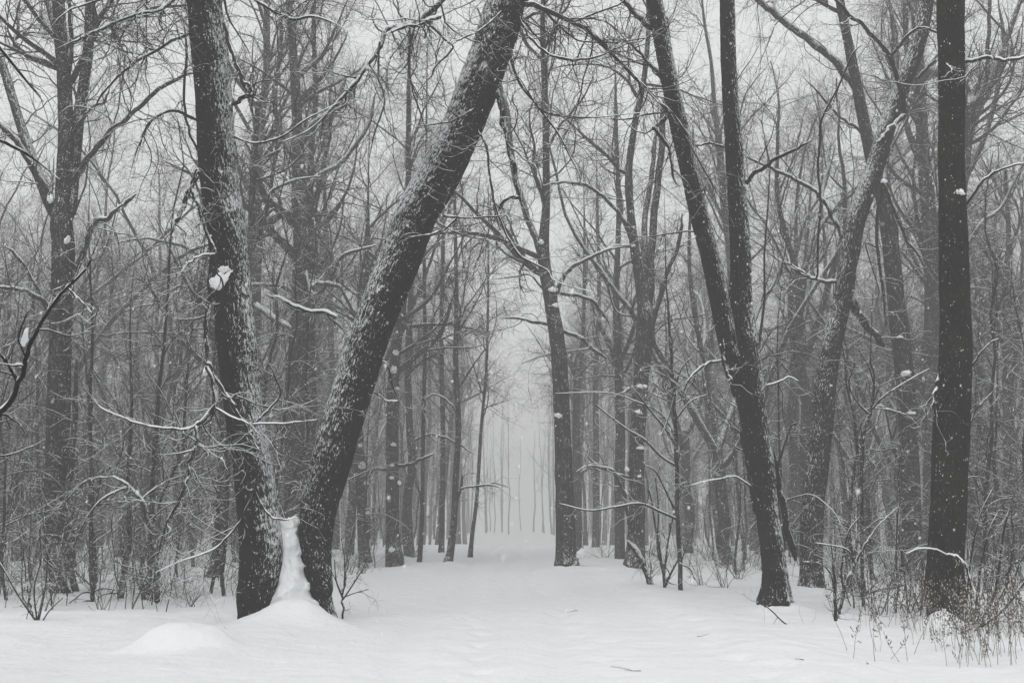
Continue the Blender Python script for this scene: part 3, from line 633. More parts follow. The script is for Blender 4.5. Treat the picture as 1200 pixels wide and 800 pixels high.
SIMPLE = [  # misty trunks one can tell apart: label, Y, trunk, limbs, clumps, crown zmin
 ('misty trunk close left of the many-stemmed dark tree, right of the path', 42, [(727, 655, 12), (726, 600, 12), (727, 500, 12), (725, 430, 11), (722, 350, 8), (725, 250, 6), (722, 150, 5)],
  [([(722, 430), (716, 405), (706, 385), (690, 350)], 7, 4, 0), ([(730, 440), (738, 425), (745, 400)], 4, 3, 0)], (), 6),
 ('faint thin trunk showing just right of the slender forked trunk, low fork', 50, [(677, 652, 10), (677, 600, 10), (675, 500, 9), (677, 440, 8), (683, 400, 5), (685, 300, 4)],
  [([(676, 445), (670, 430), (662, 420)], 6, 4, 0), ([(678, 560), (690, 548), (705, 552)], 4, 3, 0)], (), 7),
 ('faint trunk midway between the slender forked tree and the many-stemmed tree', 58, [(698, 646, 9), (699, 560, 8), (698, 450, 7), (702, 350, 5), (700, 250, 4)], [], (), 6),
 ('trunk studded with round snow clumps, left of the path, right of the leaning trunk', 36, [(462, 654, 21), (460, 620, 17), (460, 560, 16), (460, 500, 15), (461, 450, 14), (464, 410, 12), (470, 370, 11), (474, 330, 10), (480, 260, 8), (478, 180, 6)],
  [([(468, 546), (480, 544), (495, 538), (513, 530)], 4, 3, -1), ([(452, 550), (438, 550), (432, 560)], 4, 3, -.3), ([(467, 390), (472, 380), (476, 372)], 9, 7, 0)],
  ((461, 521, 9, 6, .1, .2), (459, 545, 7, 6, .1, .2), (461, 434, 10, 14, .2, .25), (464, 414, 9, 10, 0, .2), (465, 455, 7, 5, 0, .2), (459, 560, 7, 6, 0, .2), (468, 566, 6, 8, 0, .2), (459, 644, 9, 10, 0, .25), (470, 370, 7, 7, 0, .2)), 6),
 ('snow-clumped trunk right beside the foot of the far-leaning trunk', 36.5, [(428, 658, 15), (425, 620, 13), (424, 560, 13), (421, 520, 11), (419, 480, 11), (425, 400, 8), (430, 300, 7)],
  [([(426, 640), (433, 625), (431, 600)], 5, 4, 0), ([(424, 540), (412, 530), (405, 520)], 4, 3, 0)], ((424, 546, 11, 14, .3, .2), (429, 566, 7, 9, 0, .2), (422, 522, 7, 7, 0, .2), (431, 601, 7, 6, 0, .2)), 6),
 ('misty curved trunk directly right of the snow-studded trunk', 42, [(480, 655, 12), (477, 620, 12), (478, 580, 11), (483, 540, 10), (480, 500, 9), (478, 420, 8), (482, 330, 7), (480, 240, 5)],
  [([(484, 545), (482, 525), (481, 516)], 6, 5, 0), ([(480, 520), (500, 510), (520, 512), (545, 525), (560, 534)], 3, 2, -1)], (), 6),
 ('thin straight dark stem standing alone left of the path opening', 37, [(491, 662, 6), (493, 640, 5.5), (495, 580, 5), (496, 500, 5), (498, 400, 4.5), (497, 300, 4), (499, 200, 3)],
  [([(495, 470), (510, 462), (530, 475), (535, 490)], 2.4, 1.6, -.5)], (), 5),
 ('trunk with a curved foot at the left edge of the path opening', 37, [(525, 660, 11), (528, 645, 9), (532, 610, 8), (534, 560, 7.5), (537, 500, 7), (534, 420, 6), (535, 340, 5), (533, 240, 4)],
  [([(533, 580), (545, 572), (570, 568), (590, 572)], 3, 2, -.5), ([(532, 600), (540, 570), (541, 555)], 4, 3, 0)], (), 5),
 ('thin stem leaning right at the very edge of the snowy path, left side', 43, [(551, 653, 6), (553, 630, 5), (558, 590, 4.5), (561, 550, 4.5), (564, 500, 4), (570, 430, 3.5), (572, 350, 3)],
  [([(563, 570), (580, 566), (600, 572)], 2, 1.4, 0)], (), 5),
 ('faint straight trunk just inside the wood left of the path, two thin trunks beside it', 46, [(517, 650, 7), (518, 600, 7), (519, 500, 6), (517, 400, 5.5), (519, 300, 5)], [], (), 5),
 ('broad misty trunk seen between the two big leaning trunks', 34, [(345, 655, 27), (345, 600, 25), (345, 560, 25), (345, 500, 24), (350, 400, 24), (354, 300, 22), (351, 240, 20), (350, 200, 18), (349, 160, 14), (346, 100, 12), (342, 40, 10), (338, -20, 8)],
  [([(356, 305), (362, 335), (370, 345), (385, 332), (402, 300), (440, 288)], 5, 4, -2), ([(350, 165), (368, 145), (388, 132), (400, 112), (404, 90)], 9, 5, .5),
   ([(352, 230), (375, 205), (400, 190), (430, 150), (440, 110)], 8, 4, 1), ([(346, 190), (332, 160), (322, 120), (328, 60), (330, 0)], 8, 4, .6),
   ([(340, 340), (325, 335), (300, 334), (288, 336)], 5, 4, -2), ([(362, 330), (380, 332), (400, 336)], 6, 5, -2), ([(300, 358), (318, 370), (340, 385)], 9, 8, -2)], (), 8),
]
for k, (lab, Y, tr, lim, cl, zm) in enumerate(SIMPLE):
    lim = [(a[0], a[1], a[2], a[3], HI(snow=1.0)) for a in lim]
    big = tr[0][2] > 20
    traced_tree('tree', lab, 'tree', Y, tr, lim, 'bark_far', 81 + k, 24, .12, .005, .15, (((0, 0, 2.5, .03), (0, 0, 2, .015)) if not big else ((0, 0, 3, .06), (0, 0, 2, .02))),
                HI(mid_crown, zmin=zm, nl=(16 if tr[0][2] > 10 else 12), ll=(5 if tr[0][2] > 10 else 2.6), n2=130, l2=(2 if tr[0][2] > 10 else 1.2), n3=800, n4=1800), cl, 1.8, 1.4)

traced_tree('tree', 'old grey three-stemmed tree at the far left, a snowy limb sweeping to the edge', 'tree', 23,
    [(74, 690, 30), (70, 650, 27), (66, 600, 27), (68, 500, 27), (71, 400, 27), (74, 300, 27), (72, 262, 27), (75, 230, 22), (77, 160, 19), (75, 90, 17), (70, 30, 16), (68, -40, 14)],
    limbs=[
        ([(70, 262), (58, 240), (45, 205), (32, 170), (16, 120), (4, 80), (-12, 40)], 15, 11, .6, HI(snow=1.0, tw=.6)),
        ([(66, 250), (52, 222), (38, 195), (18, 165), (-5, 140)], 10, 6, -.6, HI(snow=1.0, tw=.7)),
        ([(82, 250), (86, 200), (92, 140), (98, 100), (104, 50), (106, 0), (108, -40)], 16, 12, .8, HI(tw=.6)),
        ([(75, 80), (66, 45), (58, 10), (50, -30)], 8, 6, .5, HI(tw=.5)),
        ([(104, 50), (118, 22), (132, 0), (140, -20)], 7, 5, .2, HI(tw=.5)),
        ([(88, 210), (100, 190), (114, 172), (132, 150), (150, 138), (180, 110), (205, 92), (235, 84)], 8, 4, -.6, HI(tw=.9, snow=.7)),
        ([(84, 160), (95, 140), (110, 125), (122, 118), (130, 98)], 5, 3, -.3, HI(tw=.6)),
        ([(84, 330), (110, 262), (125, 256), (145, 240), (160, 228)], 7, 4, -.5, HI(snow=1.1, tw=.6)),
        ([(58, 360), (40, 345), (20, 338), (-5, 336)], 6, 4, -.6, HI(snow=1.1, tw=.6)),
        ([(62, 380), (40, 330), (20, 300), (0, 285)], 5, 3, -.4, HI(snow=.9)),
        ([(82, 700), (84, 640), (80, 580), (84, 520), (90, 420)], 8, 6, .3, HI(y0=-.3, tw=.4)),
        ([(66, 640), (74, 670), (84, 694)], 8, 6, -.3, HI(y0=-.2, tw=.1))],
    mat='bark_far', seed=101, sides=56, step=.05, amp=.007, flare=.15, top=((-.1, .1, 2.5, .1), (.1, 0, 2.5, .05), (0, 0, 2, .02)), crown=HI(mid_crown, zmin=9.5), twd=2.8, twl=1.1,
    clumps=((60, 234, 8, 12, -.3, .2), (78, 282, 6, 12, .3, .25)))
traced_tree('tree', 'grey trunk close behind the snow-patched dark trunk with a broken snowy foot', 'tree', 29,
    [(252, 672, 15), (257, 630, 15), (262, 580, 15), (263, 520, 14), (262, 450, 13), (255, 380, 12), (290, 300, 10), (296, 220, 8), (302, 120, 6)],
    limbs=[([(236, 696), (244, 676), (252, 660)], 8, 10, -.6, HI(tw=.2, snow=1)), ([(292, 300), (305, 260), (318, 225), (345, 212), (380, 205)], 5, 3, 0, HI(snow=1.0)),
           ([(296, 290), (312, 250), (320, 200), (325, 150), (318, 90)], 6, 3, .3)], seed=108, sides=24, step=.1, crown=HI(mid_crown, zmin=5), twd=2.4, twl=1.1)
traced_tree('tree', 'bare tree outside the left edge whose dark branch with a snow lump reaches in low', 'tree', 9.2,
    [(-190, 860, 60), (-190, 700, 54), (-185, 500, 50), (-182, 300, 48), (-180, 0, 44), (-178, -200, 40)],
    limbs=[([(-175, 640), (-120, 600), (-60, 545), (-20, 512), (5, 482), (22, 452), (30, 420), (48, 380), (75, 340), (98, 318), (112, 290), (122, 262)], 9, 1.6, -.3, HI(tw=.8, snow=.8, tl=.7)),
           ([(22, 452), (12, 430), (-5, 408)], 5, 3, -.1, HI(tw=.5)),
           ([(80, 338), (92, 350), (108, 366)], 2, 1, 0, HI(tw=1, snow=1)),
           ([(-160, 200), (-80, 170), (-20, 160), (30, 180), (70, 210)], 9, 2, .4, HI(tw=1, tl=.8))],
    mat='bark_near', seed=115, sides=40, step=.06, top=((0, 0, 2, .12), (0, 0, 2, .05)), crown=HI(near_crown, zmin=5.5, nl=8, n2=60, n3=400, n4=800, ll=2.5), twd=3.5, twl=.6,
    clumps=((27, 400, 6, 24, .25, .06), (23, 428, 5, 6, 0, .05)))

# young trees that can be told apart
YOUNG = [
 ('young tree bent over in a snow-laden arch at the left, below the old grey tree', 20.5, [(184, 700, 7), (184, 670, 7), (178, 630, 6.5), (168, 590, 6), (155, 574, 5.5), (138, 561, 5), (118, 559, 5), (98, 566, 4), (74, 590, 3), (42, 615, 2.4), (5, 640, 2)],
  [([(150, 570), (120, 585), (100, 610), (86, 640)], 3, 2, -.4), ([(118, 560), (112, 590), (95, 625)], 2, 1.5, -.3)], 1.15),
 ('thin upright sapling in front of the snowbank left of the arched one', 21, [(108, 702, 5), (107, 650, 5), (108, 560, 4.6), (106, 470, 4), (108, 380, 3.5), (104, 280, 3), (106, 180, 2)], [], .6),
 ('dark leaning sapling stump standing close right of the thin upright sapling', 22, [(142, 694, 8), (147, 660, 7), (152, 625, 6), (150, 560, 5), (155, 470, 4), (152, 380, 3), (160, 280, 2)], [], .6),
 ('sapling with snowy side branches reaching left over the path edge, right of the many-stemmed tree', 23.5, [(798, 690, 5.5), (796, 640, 5), (793, 570, 4.6), (792, 500, 4.4), (788, 440, 4), (784, 380, 3.4), (780, 300, 2.6), (778, 220, 1.8)],
  [([(793, 608), (775, 600), (750, 590), (720, 594), (690, 598), (655, 590)], 3, 1.6, -1), ([(791, 545), (775, 535), (755, 515), (735, 503), (715, 488), (698, 474)], 3, 1.5, -.6),
   ([(792, 523), (778, 500), (765, 485), (750, 465), (738, 452)], 3, 1.5, -.5), ([(793, 515), (775, 485), (745, 470), (710, 460), (650, 461)], 2, 1, .5), ([(793, 490), (810, 470), (830, 462)], 2.4, 1.4, 0),
   ([(792, 600), (780, 575), (768, 552), (755, 545)], 2.4, 1.4, -.3), ([(792, 450), (800, 430), (815, 415)], 2.4, 1.3, 0), ([(791, 462), (783, 490), (775, 510)], 2, 1.5, -.4)], 1.0),
 ('thin stems springing from one point left of the sapling with reaching branches', 24, [(779, 696, 3.4), (776, 660, 3), (769, 620, 2.6), (762, 580, 2.2), (752, 530, 1.8)],
  [([(778, 690), (786, 672), (795, 655)], 3, 2, -.2), ([(778, 680), (782, 640), (790, 600), (800, 560)], 2.4, 1.5, .2), ([(777, 672), (770, 640), (772, 600), (768, 560)], 2.2, 1.3, -.1)], .8),
 ('stem with crooked snowy top between the mottled trunk and the trunk with one clump', 20, [(1012, 700, 4.5), (1010, 640, 4.4), (1010, 560, 4), (1014, 500, 3.8), (1020, 480, 3.6), (1024, 450, 3), (1020, 400, 2.5), (1024, 320, 2)],
  [([(1020, 482), (1034, 466), (1050, 455), (1075, 440), (1090, 432)], 2.6, 1.4, -.3), ([(1018, 485), (1004, 470), (995, 450), (1002, 425)], 2.4, 1.3, 0), ([(1022, 478), (1040, 480), (1062, 486)], 2.4, 1.4, 0),
   ([(1012, 545), (1004, 520), (1010, 495)], 2.4, 1.5, 0), ([(1024, 450), (1018, 430), (1006, 410)], 2, 1.2, 0)], .9),
 ('curved shrub stem rising from the snow left of the dry weeds and leaning right', 18.5, [(984, 716, 4), (990, 690, 4), (1000, 665, 3.8), (1012, 640, 3), (1030, 615, 2.4), (1055, 590, 1.8)],
  [([(1002, 660), (994, 645), (980, 640), (955, 636)], 2.2, 1.4, -.2), ([(990, 700), (986, 670), (990, 640), (996, 620), (1008, 605)], 2.4, 1.4, .1)], 1.0),
 ('upright broken stem with a low runner lying on the snow beside the path', 16.6, [(981, 745, 3), (980, 725, 4), (978, 690, 3.4), (976, 655, 2.6), (972, 625, 2)],
  [([(979, 742), (965, 738), (940, 738), (920, 730), (905, 716), (895, 708)], 2, 1.2, -.5), ([(978, 690), (972, 670), (960, 660), (940, 658)], 2, 1.2, 0)], .5),
 ('low arching bush at the foot of the near-black trunk, spreading to the right', 16.2, [(1148, 735, 5), (1158, 722, 4.4), (1172, 700, 4), (1182, 670, 3.6), (1188, 630, 3), (1186, 600, 2.4), (1192, 560, 2)],
  [([(1140, 730), (1152, 720), (1164, 700), (1170, 670), (1175, 630), (1180, 605)], 3.6, 2, -.2), ([(1150, 734), (1175, 715), (1195, 690), (1215, 660)], 3.2, 2, -.3), ([(1142, 728), (1145, 700), (1150, 660), (1160, 620), (1170, 600)], 3, 1.6, .2),
   ([(1138, 728), (1138, 700), (1136, 680), (1134, 668)], 3, 2, 0), ([(1132, 730), (1134, 690), (1140, 640), (1150, 600), (1165, 570)], 2.6, 1.4, .3)], .9),
 ('small brush of thin twigs in the snow at the right of the far-leaning trunk', 17.2, [(402, 705, 2.4), (403, 685, 2.2), (407, 665, 2), (413, 640, 1.4)],
  [([(402, 702), (394, 680), (392, 655)], 2, 1, 0), ([(402, 702), (410, 690), (424, 668), (430, 655)], 2, 1, 0), ([(402, 702), (398, 690), (388, 668)], 1.8, 1, .1), ([(402, 700), (414, 695), (432, 690)], 1.6, 1, .1), ([(403, 690), (404, 660), (400, 630)], 1.8, 1, 0)], .6),
 ('fan of thin stems rising from the snow at the lower left', 16.8, [(44, 734, 2.6), (38, 715, 2.3), (32, 690, 2), (28, 650, 1.6), (22, 600, 1.2)],
  [([(44, 732), (50, 705), (54, 680), (56, 650)], 2.2, 1.2, .1), ([(46, 734), (58, 715), (74, 700)], 1.8, 1, 0), ([(44, 730), (20, 695), (0, 660), (-20, 640)], 2.2, 1.4, .2), ([(44, 732), (40, 690), (48, 655), (46, 620)], 2, 1, -.2)], .6),
]
for k, (lab, Y, tr, lim, sn) in enumerate(YOUNG):
    nm = 'bush' if ('bush' in lab or 'fan' in lab or 'brush' in lab or 'stems springing' in lab) else 'sapling'
    pts, rad = trunk_path(tr, Y); g0 = gz(pts[0, 0], pts[0, 1])
    root = root_at(nm, (pts[0, 0], pts[0, 1], g0), lab, nm)
    rng = np.random.default_rng(500 + k)
    pts = np.concatenate(([pts[0] - np.array([0, 0, max(.2, pts[0, 2] - g0 + .15)])], pts)); rad = np.concatenate(([rad[0]], rad))
    c4 = catmull(np.concatenate((pts, rad[:, None]), 1), len(pts) * 5); c = c4[:, :3]; r = np.maximum(c4[:, 3], .003) * np.minimum(1, np.linspace(1, 0, len(c4)) / .3 * .8 + .2)
    c[3:] += (fbm(np.arange(len(c))[3:, None, None] * .5 + np.array([[[0, 0, 0], [9, 9, 9], [5, 3, 1]]]) + k, k, 2) - .5) * .05
    G, S = Geo(), Geo(); G.tubes(c, r, 8); S.snow(c, r, rng, sn, .008, 5)
    t_o = link('stem', G.mesh('stem', [M['bark_far']]), root); s_o = link('snow_cover', S.mesh('snow_cover', [M['snow']]), t_o)
    G, S = Geo(), Geo()
    arch = sn > 1.1
    twigs_on(rng, G, S, c[None], r[None], 3.4 if len(tr) > 6 else 2.5, 3, .8 if len(tr) > 6 else .35, sn, (-.06, .1) if arch else (.04, .1))
    for pl, w0, w1, dY in lim:
        w = [at(px, py, Y + dY * q / (len(pl) - 1)) for q, (px, py) in enumerate(pl)]; cc = catmull(w, 5 * len(pl)); rr = np.linspace(w0, w1, len(cc)) * .5 / F_PX * Y
        G.tubes(cc, rr, 6); S.snow(cc, rr, rng, sn + .1, .006, 4)
        twigs_on(rng, G, S, cc[None], rr[None], 3.2, 2, .45, sn, (.02, .1))
    b_o = link('branches', G.mesh('branches', [M['twig']]), root); bs = link('snow_cover', S.mesh('snow_cover', [M['snow']]), b_o)
    to_local(root, t_o, s_o, b_o, bs)

# ------------------------------------------------------------------ snow packed between the two leaning trunks
def packed_snow():
    """rough wedge of snow packed in the crotch between the two trunks, clinging to both"""
    nu, nv = 44, 90
    v = np.linspace(0, 1, nv); u = np.linspace(0, 1, nu)
    py = 742 - 146 * v
    xl = np.interp(py, [596, 640, 680, 700, 742], [325, 323, 320, 314, 296]); xr = np.interp(py, [596, 640, 680, 700, 742], [349, 353, 360, 368, 392])
    jag = lambda sd, f, a: a * (fbm(np.stack((v * f, v * 0 + sd, v * 0), -1), sd, 4) - .5)
    xl = xl + jag(3, 16, 15); xr = xr + jag(4, 16, 11)
    A = []
    for k in range(nv):
        a = at(xl[k], py[k], 16.42); b = at(xr[k], py[k], 16.62)
        bulge = .10 + .42 * (1 - v[k]) ** 2.2
        row = a[None] * (1 - u)[:, None] + b[None] * u[:, None]
        row[:, 1] -= bulge * np.sin(np.pi * u) ** .6
        A.append(row)
    A = np.array(A)
    topd = .12 * np.sin(np.pi * u) ** 1.2 + .10 * fbm(np.stack((u * 7, u * 0, u * 0), -1), 12, 3)      # sagging uneven top edge
    A[..., 2] -= topd[None] * (v[:, None] ** 4)
    q = A * np.array([9, 9, 7.])
    A[..., 1] += .20 * (fbm(q, 31, 4) - .5); A[..., 0] += .07 * (fbm(q + 20, 33, 3) - .5)
    B = A.copy(); B[..., 1] = 16.8
    A = A.reshape(-1, 3); B = B.reshape(-1, 3)
    i = (np.arange(nv - 1)[:, None] * nu + np.arange(nu - 1)[None]).ravel(); n0 = nu * nv
    Fa = np.stack((i, i + 1, i + nu + 1, i + nu), -1); Fb = Fa[:, ::-1] + n0
    rim = np.concatenate((np.arange(nu), np.arange(1, nv) * nu + nu - 1, (nv - 1) * nu + np.arange(nu - 2, -1, -1), np.arange(nv - 2, 0, -1) * nu))
    r2 = np.roll(rim, -1); Fr = np.stack((rim, rim + n0, r2 + n0, r2), -1)
    o = link('snow_drift', raw_mesh('snow_drift', np.concatenate((A, B)), np.concatenate((Fa, Fb, Fr)), [M['snow']]))
    tag(o, 'tall wedge of snow packed between the feet of the two leaning dark trunks', 'snow drift')
packed_snow()

# ------------------------------------------------------------------ repeated background trees
def proto_tree(seed, H, r0, nl, fork, ll=5.0, upr=(25, 50), dense=1.0):
    rng = np.random.default_rng(seed)
    n = 16; z = np.linspace(-.4, H, n)
    sway = np.cumsum(rng.normal(0, .11, (n, 2)), 0) * np.linspace(.2, 1, n)[:, None]
    P = np.stack((sway[:, 0] - sway[0, 0], sway[:, 1] - sway[0, 1], z), -1); R = r0 * (1 - .82 * np.linspace(0, 1, n) ** 1.15)
    R[0] = R[1] = r0 * 1.12
    G, S = Geo(), Geo(); me = None
    Pd = catmull(np.concatenate((P, R[:, None]), 1), 60)
    T = Geo(); T.tubes(Pd[:, :3], Pd[:, 3] * (1 + .12 * (rng.random(60) - .5)), 12)
    F_ = Geo()
    a, ar = crown_on(rng, Pd[:, :3], Pd[:, 3], fork, G, S, nl, ll, int(150 * dense), 2.1, int(1000 * dense), .95, int(4600 * dense), .42, ang=upr, lift1=(.07, .04), droop=(.0, .1), snow=.6)
    return (T.mesh('trunk', [M['bark_far']]), G.mesh('crown', [M['twig']]), S.mesh('snow_cover', [M['snow']]))
def proto_forked(seed, hf, r0, stems, sl, ang=(14, 36)):
    rng = np.random.default_rng(seed)
    n = 8; z = np.linspace(-.4, hf, n); sway = np.cumsum(rng.normal(0, .07, (n, 2)), 0)
    P = np.stack((sway[:, 0] - sway[0, 0], sway[:, 1] - sway[0, 1], z), -1)[None]; R = (r0 * np.linspace(1.1, .85, n))[None]
    T = Geo(); T.tubes(P, R, 12); G, S = Geo(), Geo()
    st, sr = grow(rng, P, R, stems, sl, 18, ang, .09, (.015, .03), t0=.8, t1=1, rk=.68, rmin=.04, tip=.2, lenvar=.2, taper_len=False, curl=.05)
    sr = sr[:, :1] * np.linspace(1, .18, 18)[None]
    T.tubes(st, sr, 9); T2 = S; S.snow(st, sr, rng, 1.0, .02, 5)
    a, ar = grow(rng, st, sr, stems * 7, sl * .36, 14, (25, 60), .13, (.03, .06), t0=.15, rk=.5, rmin=.012, tip=.2, curl=.1); G.tubes(a, ar, 6); S.snow(a, ar, rng, .9, .01, 4)
    b, br = grow(rng, a, ar, stems * 45, 1.9, 10, (25, 70), .17, (.01, .08), t0=.1, rk=.5, rmin=.005); G.tubes(b, br, 4); S.snow(b, br, rng, .6, .006, 3, thin=.6)
    c, cr = grow(rng, b, br, stems * 300, .9, 7, (25, 75), .22, (0, .1), t0=.1, rk=.55, rmin=.0028); G.tubes(c, cr, 3); S.snow(c, cr, rng, .6, .004, 3, thin=.35)
    d, dr = grow(rng, c, cr, stems * 1300, .42, 5, (25, 75), .24, (0, .1), t0=.05, rk=.7, rmin=.002); G.tubes(d, dr, 3)
    return (T.mesh('trunk', [M['bark_far']]), G.mesh('crown', [M['twig']]), S.mesh('snow_cover', [M['snow']]))
def proto_sapling(seed, H, r0, nb, bl, lift=(.03, .08), start=.15):
    rng = np.random.default_rng(seed)
    n = 12; z = np.linspace(-.2, H, n); sway = np.cumsum(rng.normal(0, .055 * H / 5, (n, 2)), 0)
    P = np.stack((sway[:, 0] - sway[0, 0], sway[:, 1] - sway[0, 1], z), -1)[None]; R = (r0 * (1 - .85 * np.linspace(0, 1, n)))[None]
    T = Geo(); T.tubes(P, R, 7)
    G, S = Geo(), Geo()
    a, ar = grow(rng, P, R, nb, bl, 11, (35, 75), .14, lift, t0=start, t1=1, rk=.5, rmin=.004, rmax=.014, tip=.4)
    G.tubes(a, ar, 4); S.snow(a, ar, rng, .75, .006, 3)
    b, br = grow(rng, a, ar, nb * 8, bl * .45, 8, (30, 75), .2, lift, t0=.08, rk=.6, rmin=.0026); G.tubes(b, br, 3); S.snow(b, br, rng, .6, .003, 3, thin=.5)
    c, cr = grow(rng, b, br, nb * 14, bl * .18, 4, (30, 75), .24, lift, t0=.05, rk=.7, rmin=.002); G.tubes(c, cr, 3)
    return (T.mesh('stem', [M['bark_far']]), G.mesh('branches', [M['twig']]), S.mesh('snow_cover', [M['snow']]))
def proto_bush(seed, H, ns):
    rng = np.random.default_rng(seed); n = 7; P = np.empty((ns, n, 3)); P[:, 0] = rng.normal(0, .08, (ns, 3)) * [1, 1, 0] - [0, 0, .1]
    D = norm(np.stack((rng.normal(0, .45, ns), rng.normal(0, .45, ns), np.ones(ns)), -1)); st = (H * (.5 + .6 * rng.random(ns)) / (n - 1))[:, None]
    for j in range(1, n):
        D = norm(D + rng.normal(size=(ns, 3)) * .12 + [0, 0, -.02]); P[:, j] = P[:, j - 1] + D * st
    R = (.006 + .006 * rng.random(ns))[:, None] * np.linspace(1, .35, n)[None]
    T = Geo(); T.tubes(P, R, 5); G, S = Geo(), Geo(); S.snow(P, R, rng, .7, .005, 3)
    b, br = grow(rng, P, R, ns * 6, H * .3, 6, (25, 60), .2, (.04, .08), t0=.15, rk=.6, rmin=.0024); G.tubes(b, br, 3); S.snow(b, br, rng, .7, .004, 3)
    c, cr = grow(rng, b, br, ns * 12, H * .12, 4, (25, 60), .2, (.04, .08), t0=.1, rk=.7, rmin=.002); G.tubes(c, cr, 3)
    return (T.mesh('stems', [M['twig']]), G.mesh('branches', [M['twig']]), S.mesh('snow_cover', [M['snow']]))
def place(name, protos, names, loc, rz, sc, label, cat, group, tilt=(0, 0)):
    r = root_at(name, loc, label, cat, group); r.rotation_euler = (tilt[0], tilt[1], rz); r.scale = (sc, sc, sc)
    a = link(names[0], protos[0], r); c = link(names[1], protos[1], r); link('snow_cover', protos[2], c)
    return r
TP = [proto_tree(201, 20, .19, 15, 6.0), proto_tree(202, 23, .22, 17, 8.0, 5.8), proto_tree(203, 18, .14, 14, 4.5, 4.0, (20, 45)),
      proto_tree(204, 21, .16, 16, 5.0, 4.6, (15, 40)), proto_tree(205, 16, .12, 16, 3.0, 3.2, (25, 60)), proto_tree(206, 24, .25, 18, 9.0, 6.4, (20, 45)),
      proto_tree(207, 15, .10, 22, 2.0, 2.6, (35, 75), .9),
      proto_forked(211, 5.0, .2, 4, 13), proto_forked(212, 7.5, .21, 3, 12, (12, 28)), proto_forked(213, 3.2, .18, 5, 12, (16, 42)), proto_forked(214, 6.0, .17, 3, 10, (18, 45))]
SPR = [proto_sapling(301, 5.5, .032, 24, 1.3), proto_sapling(302, 7.5, .042, 30, 1.6), proto_sapling(303, 4.0, .022, 18, 1.0), proto_sapling(304, 9.0, .055, 34, 1.9, (-.02, .08), .1),
       proto_sapling(305, 6.5, .035, 26, 1.5, (-.05, .07), .12), proto_sapling(306, 3.0, .016, 14, .8)]
BP = [proto_bush(401, 1.5, 9), proto_bush(402, 1.0, 12), proto_bush(403, 2.2, 8)]

rng = np.random.default_rng(77)
ZONES = ((70, 'left of the three-stemmed old tree'), (280, 'between the three-stemmed old tree and the snow-patched trunk'), (440, 'behind the two leaning trunks'),
         (562, 'at the left side of the path opening'), (640, 'at the far end of the path'), (752, 'by the slender forked tree'), (880, 'left of the dark forked tree'),
         (960, 'between the dark forked tree and the mottled trunk'), (1100, 'left of the near-black trunk'), (9999, 'right of the near-black trunk'))
def zone(px):
    # nearest landmark of the photograph
    for lim, z in ZONES:
        if px < lim: return z
TK = ['tall slim', 'tall high-crowned', 'bushy', 'narrow-crowned', 'thin low-branched', 'big thick', 'slight drooping', 'four-stemmed', 'high-forked', 'many-stemmed', 'thin forked']
SK = ['upright', 'tall', 'small', 'tall drooping', 'drooping', 'very small']
LT_G = {'l': 'misty trees in the wood left of the path', 'r': 'misty trees in the wood right of the path'}
def in_path(x, y, m=0.0):
    if y > 118: return False
    xl = np.interp(y, [0, 16, 36, 60, 118], [-3.6, -3.4, -2.6, -2.9, -4.4]) - m; xr = np.interp(y, [0, 16, 20, 33, 60, 118], [5.2, 5.0, 4.4, 2.6, 2.9, 4.6]) + m
    return xl < x < xr
placed = []
def far_enough(x, y, d):
    for a, b in placed:
        if (a - x) ** 2 + (b - y) ** 2 < d * d: return False
    placed.append((x, y)); return True
nt = 0; tries = 0
for px, Y, k, rz in ((925, 44, 8, .5), (878, 50, 7, 2), (1012, 47, 9, 4), (1150, 43, 7, 1), (1056, 56, 8, 3), (805, 48, 7, .3), (168, 41, 9, 2.2), (296, 45, 7, 3.3), (412, 47, 8, 1.2), (28, 39, 7, 4.4),
                     (232, 52, 9, .9), (1190, 52, 9, 3.9), (742, 64, 8, 1.9), (120, 58, 8, 5)):
    x = (px - 600) / F_PX * Y; far_enough(x, Y, 1); sd_ = 'l' if px < 600 else 'r'
    place('tree', TP[k], ('trunk', 'crown'), (x, Y, gz(x, Y) - .05), rz, .95 + .1 * math.sin(px), '%s %s tree %s' % ('grey' if Y < 60 else 'faded', TK[k], zone(px)), 'tree', LT_G[sd_])
LT = {'l': ('bare grey tree fading into the mist deep in the wood left of the path', 'misty trees in the wood left of the path'),
      'r': ('bare grey tree fading into the mist deep in the wood right of the path', 'misty trees in the wood right of the path'),
      'c': ('faintest tree closing off the far end of the snowy path', 'faint trees at the end of the path')}
while nt < 190 and tries < 6000:
    tries += 1
    Y = 34 + 90 * rng.random() ** 1.0; px = rng.uniform(-120, 1320); x = (px - 600) / F_PX * Y
    if in_path(x, Y, .8 if Y < 60 else .2) or not far_enough(x, Y, 2.3): continue
    if Y < 58 and 400 < px < 800: continue
    if 80 < Y < 112 and 560 < px < 640: continue
    side = 'c' if (Y > 85 and 540 < px < 660) else ('l' if px < 600 else 'r')
    k = rng.integers(0, 11) if side != 'r' or rng.random() < .5 else rng.integers(7, 11)
    if side == 'l' and rng.random() < .3: k = 6
    if abs(px - 600) < 130: k = k % 7
    place('tree', TP[k], ('trunk', 'crown'), (x, Y, gz(x, Y) - .05), rng.uniform(0, 6.28), rng.uniform(.8, 1.12), '%s %s tree %s' % ('grey' if Y < 60 else ('faded' if Y < 90 else 'faint'), TK[k], zone(px)), 'tree', LT[side][1], tuple(rng.normal(0, .045, 2))); nt += 1
ns = 0; tries = 0; placed = []
LS = {'l': ('thin snow-lined sapling in the undergrowth left of the path', 'saplings in the undergrowth left of the path'),
      'r': ('thin snow-lined sapling in the undergrowth right of the path', 'saplings in the undergrowth right of the path')}
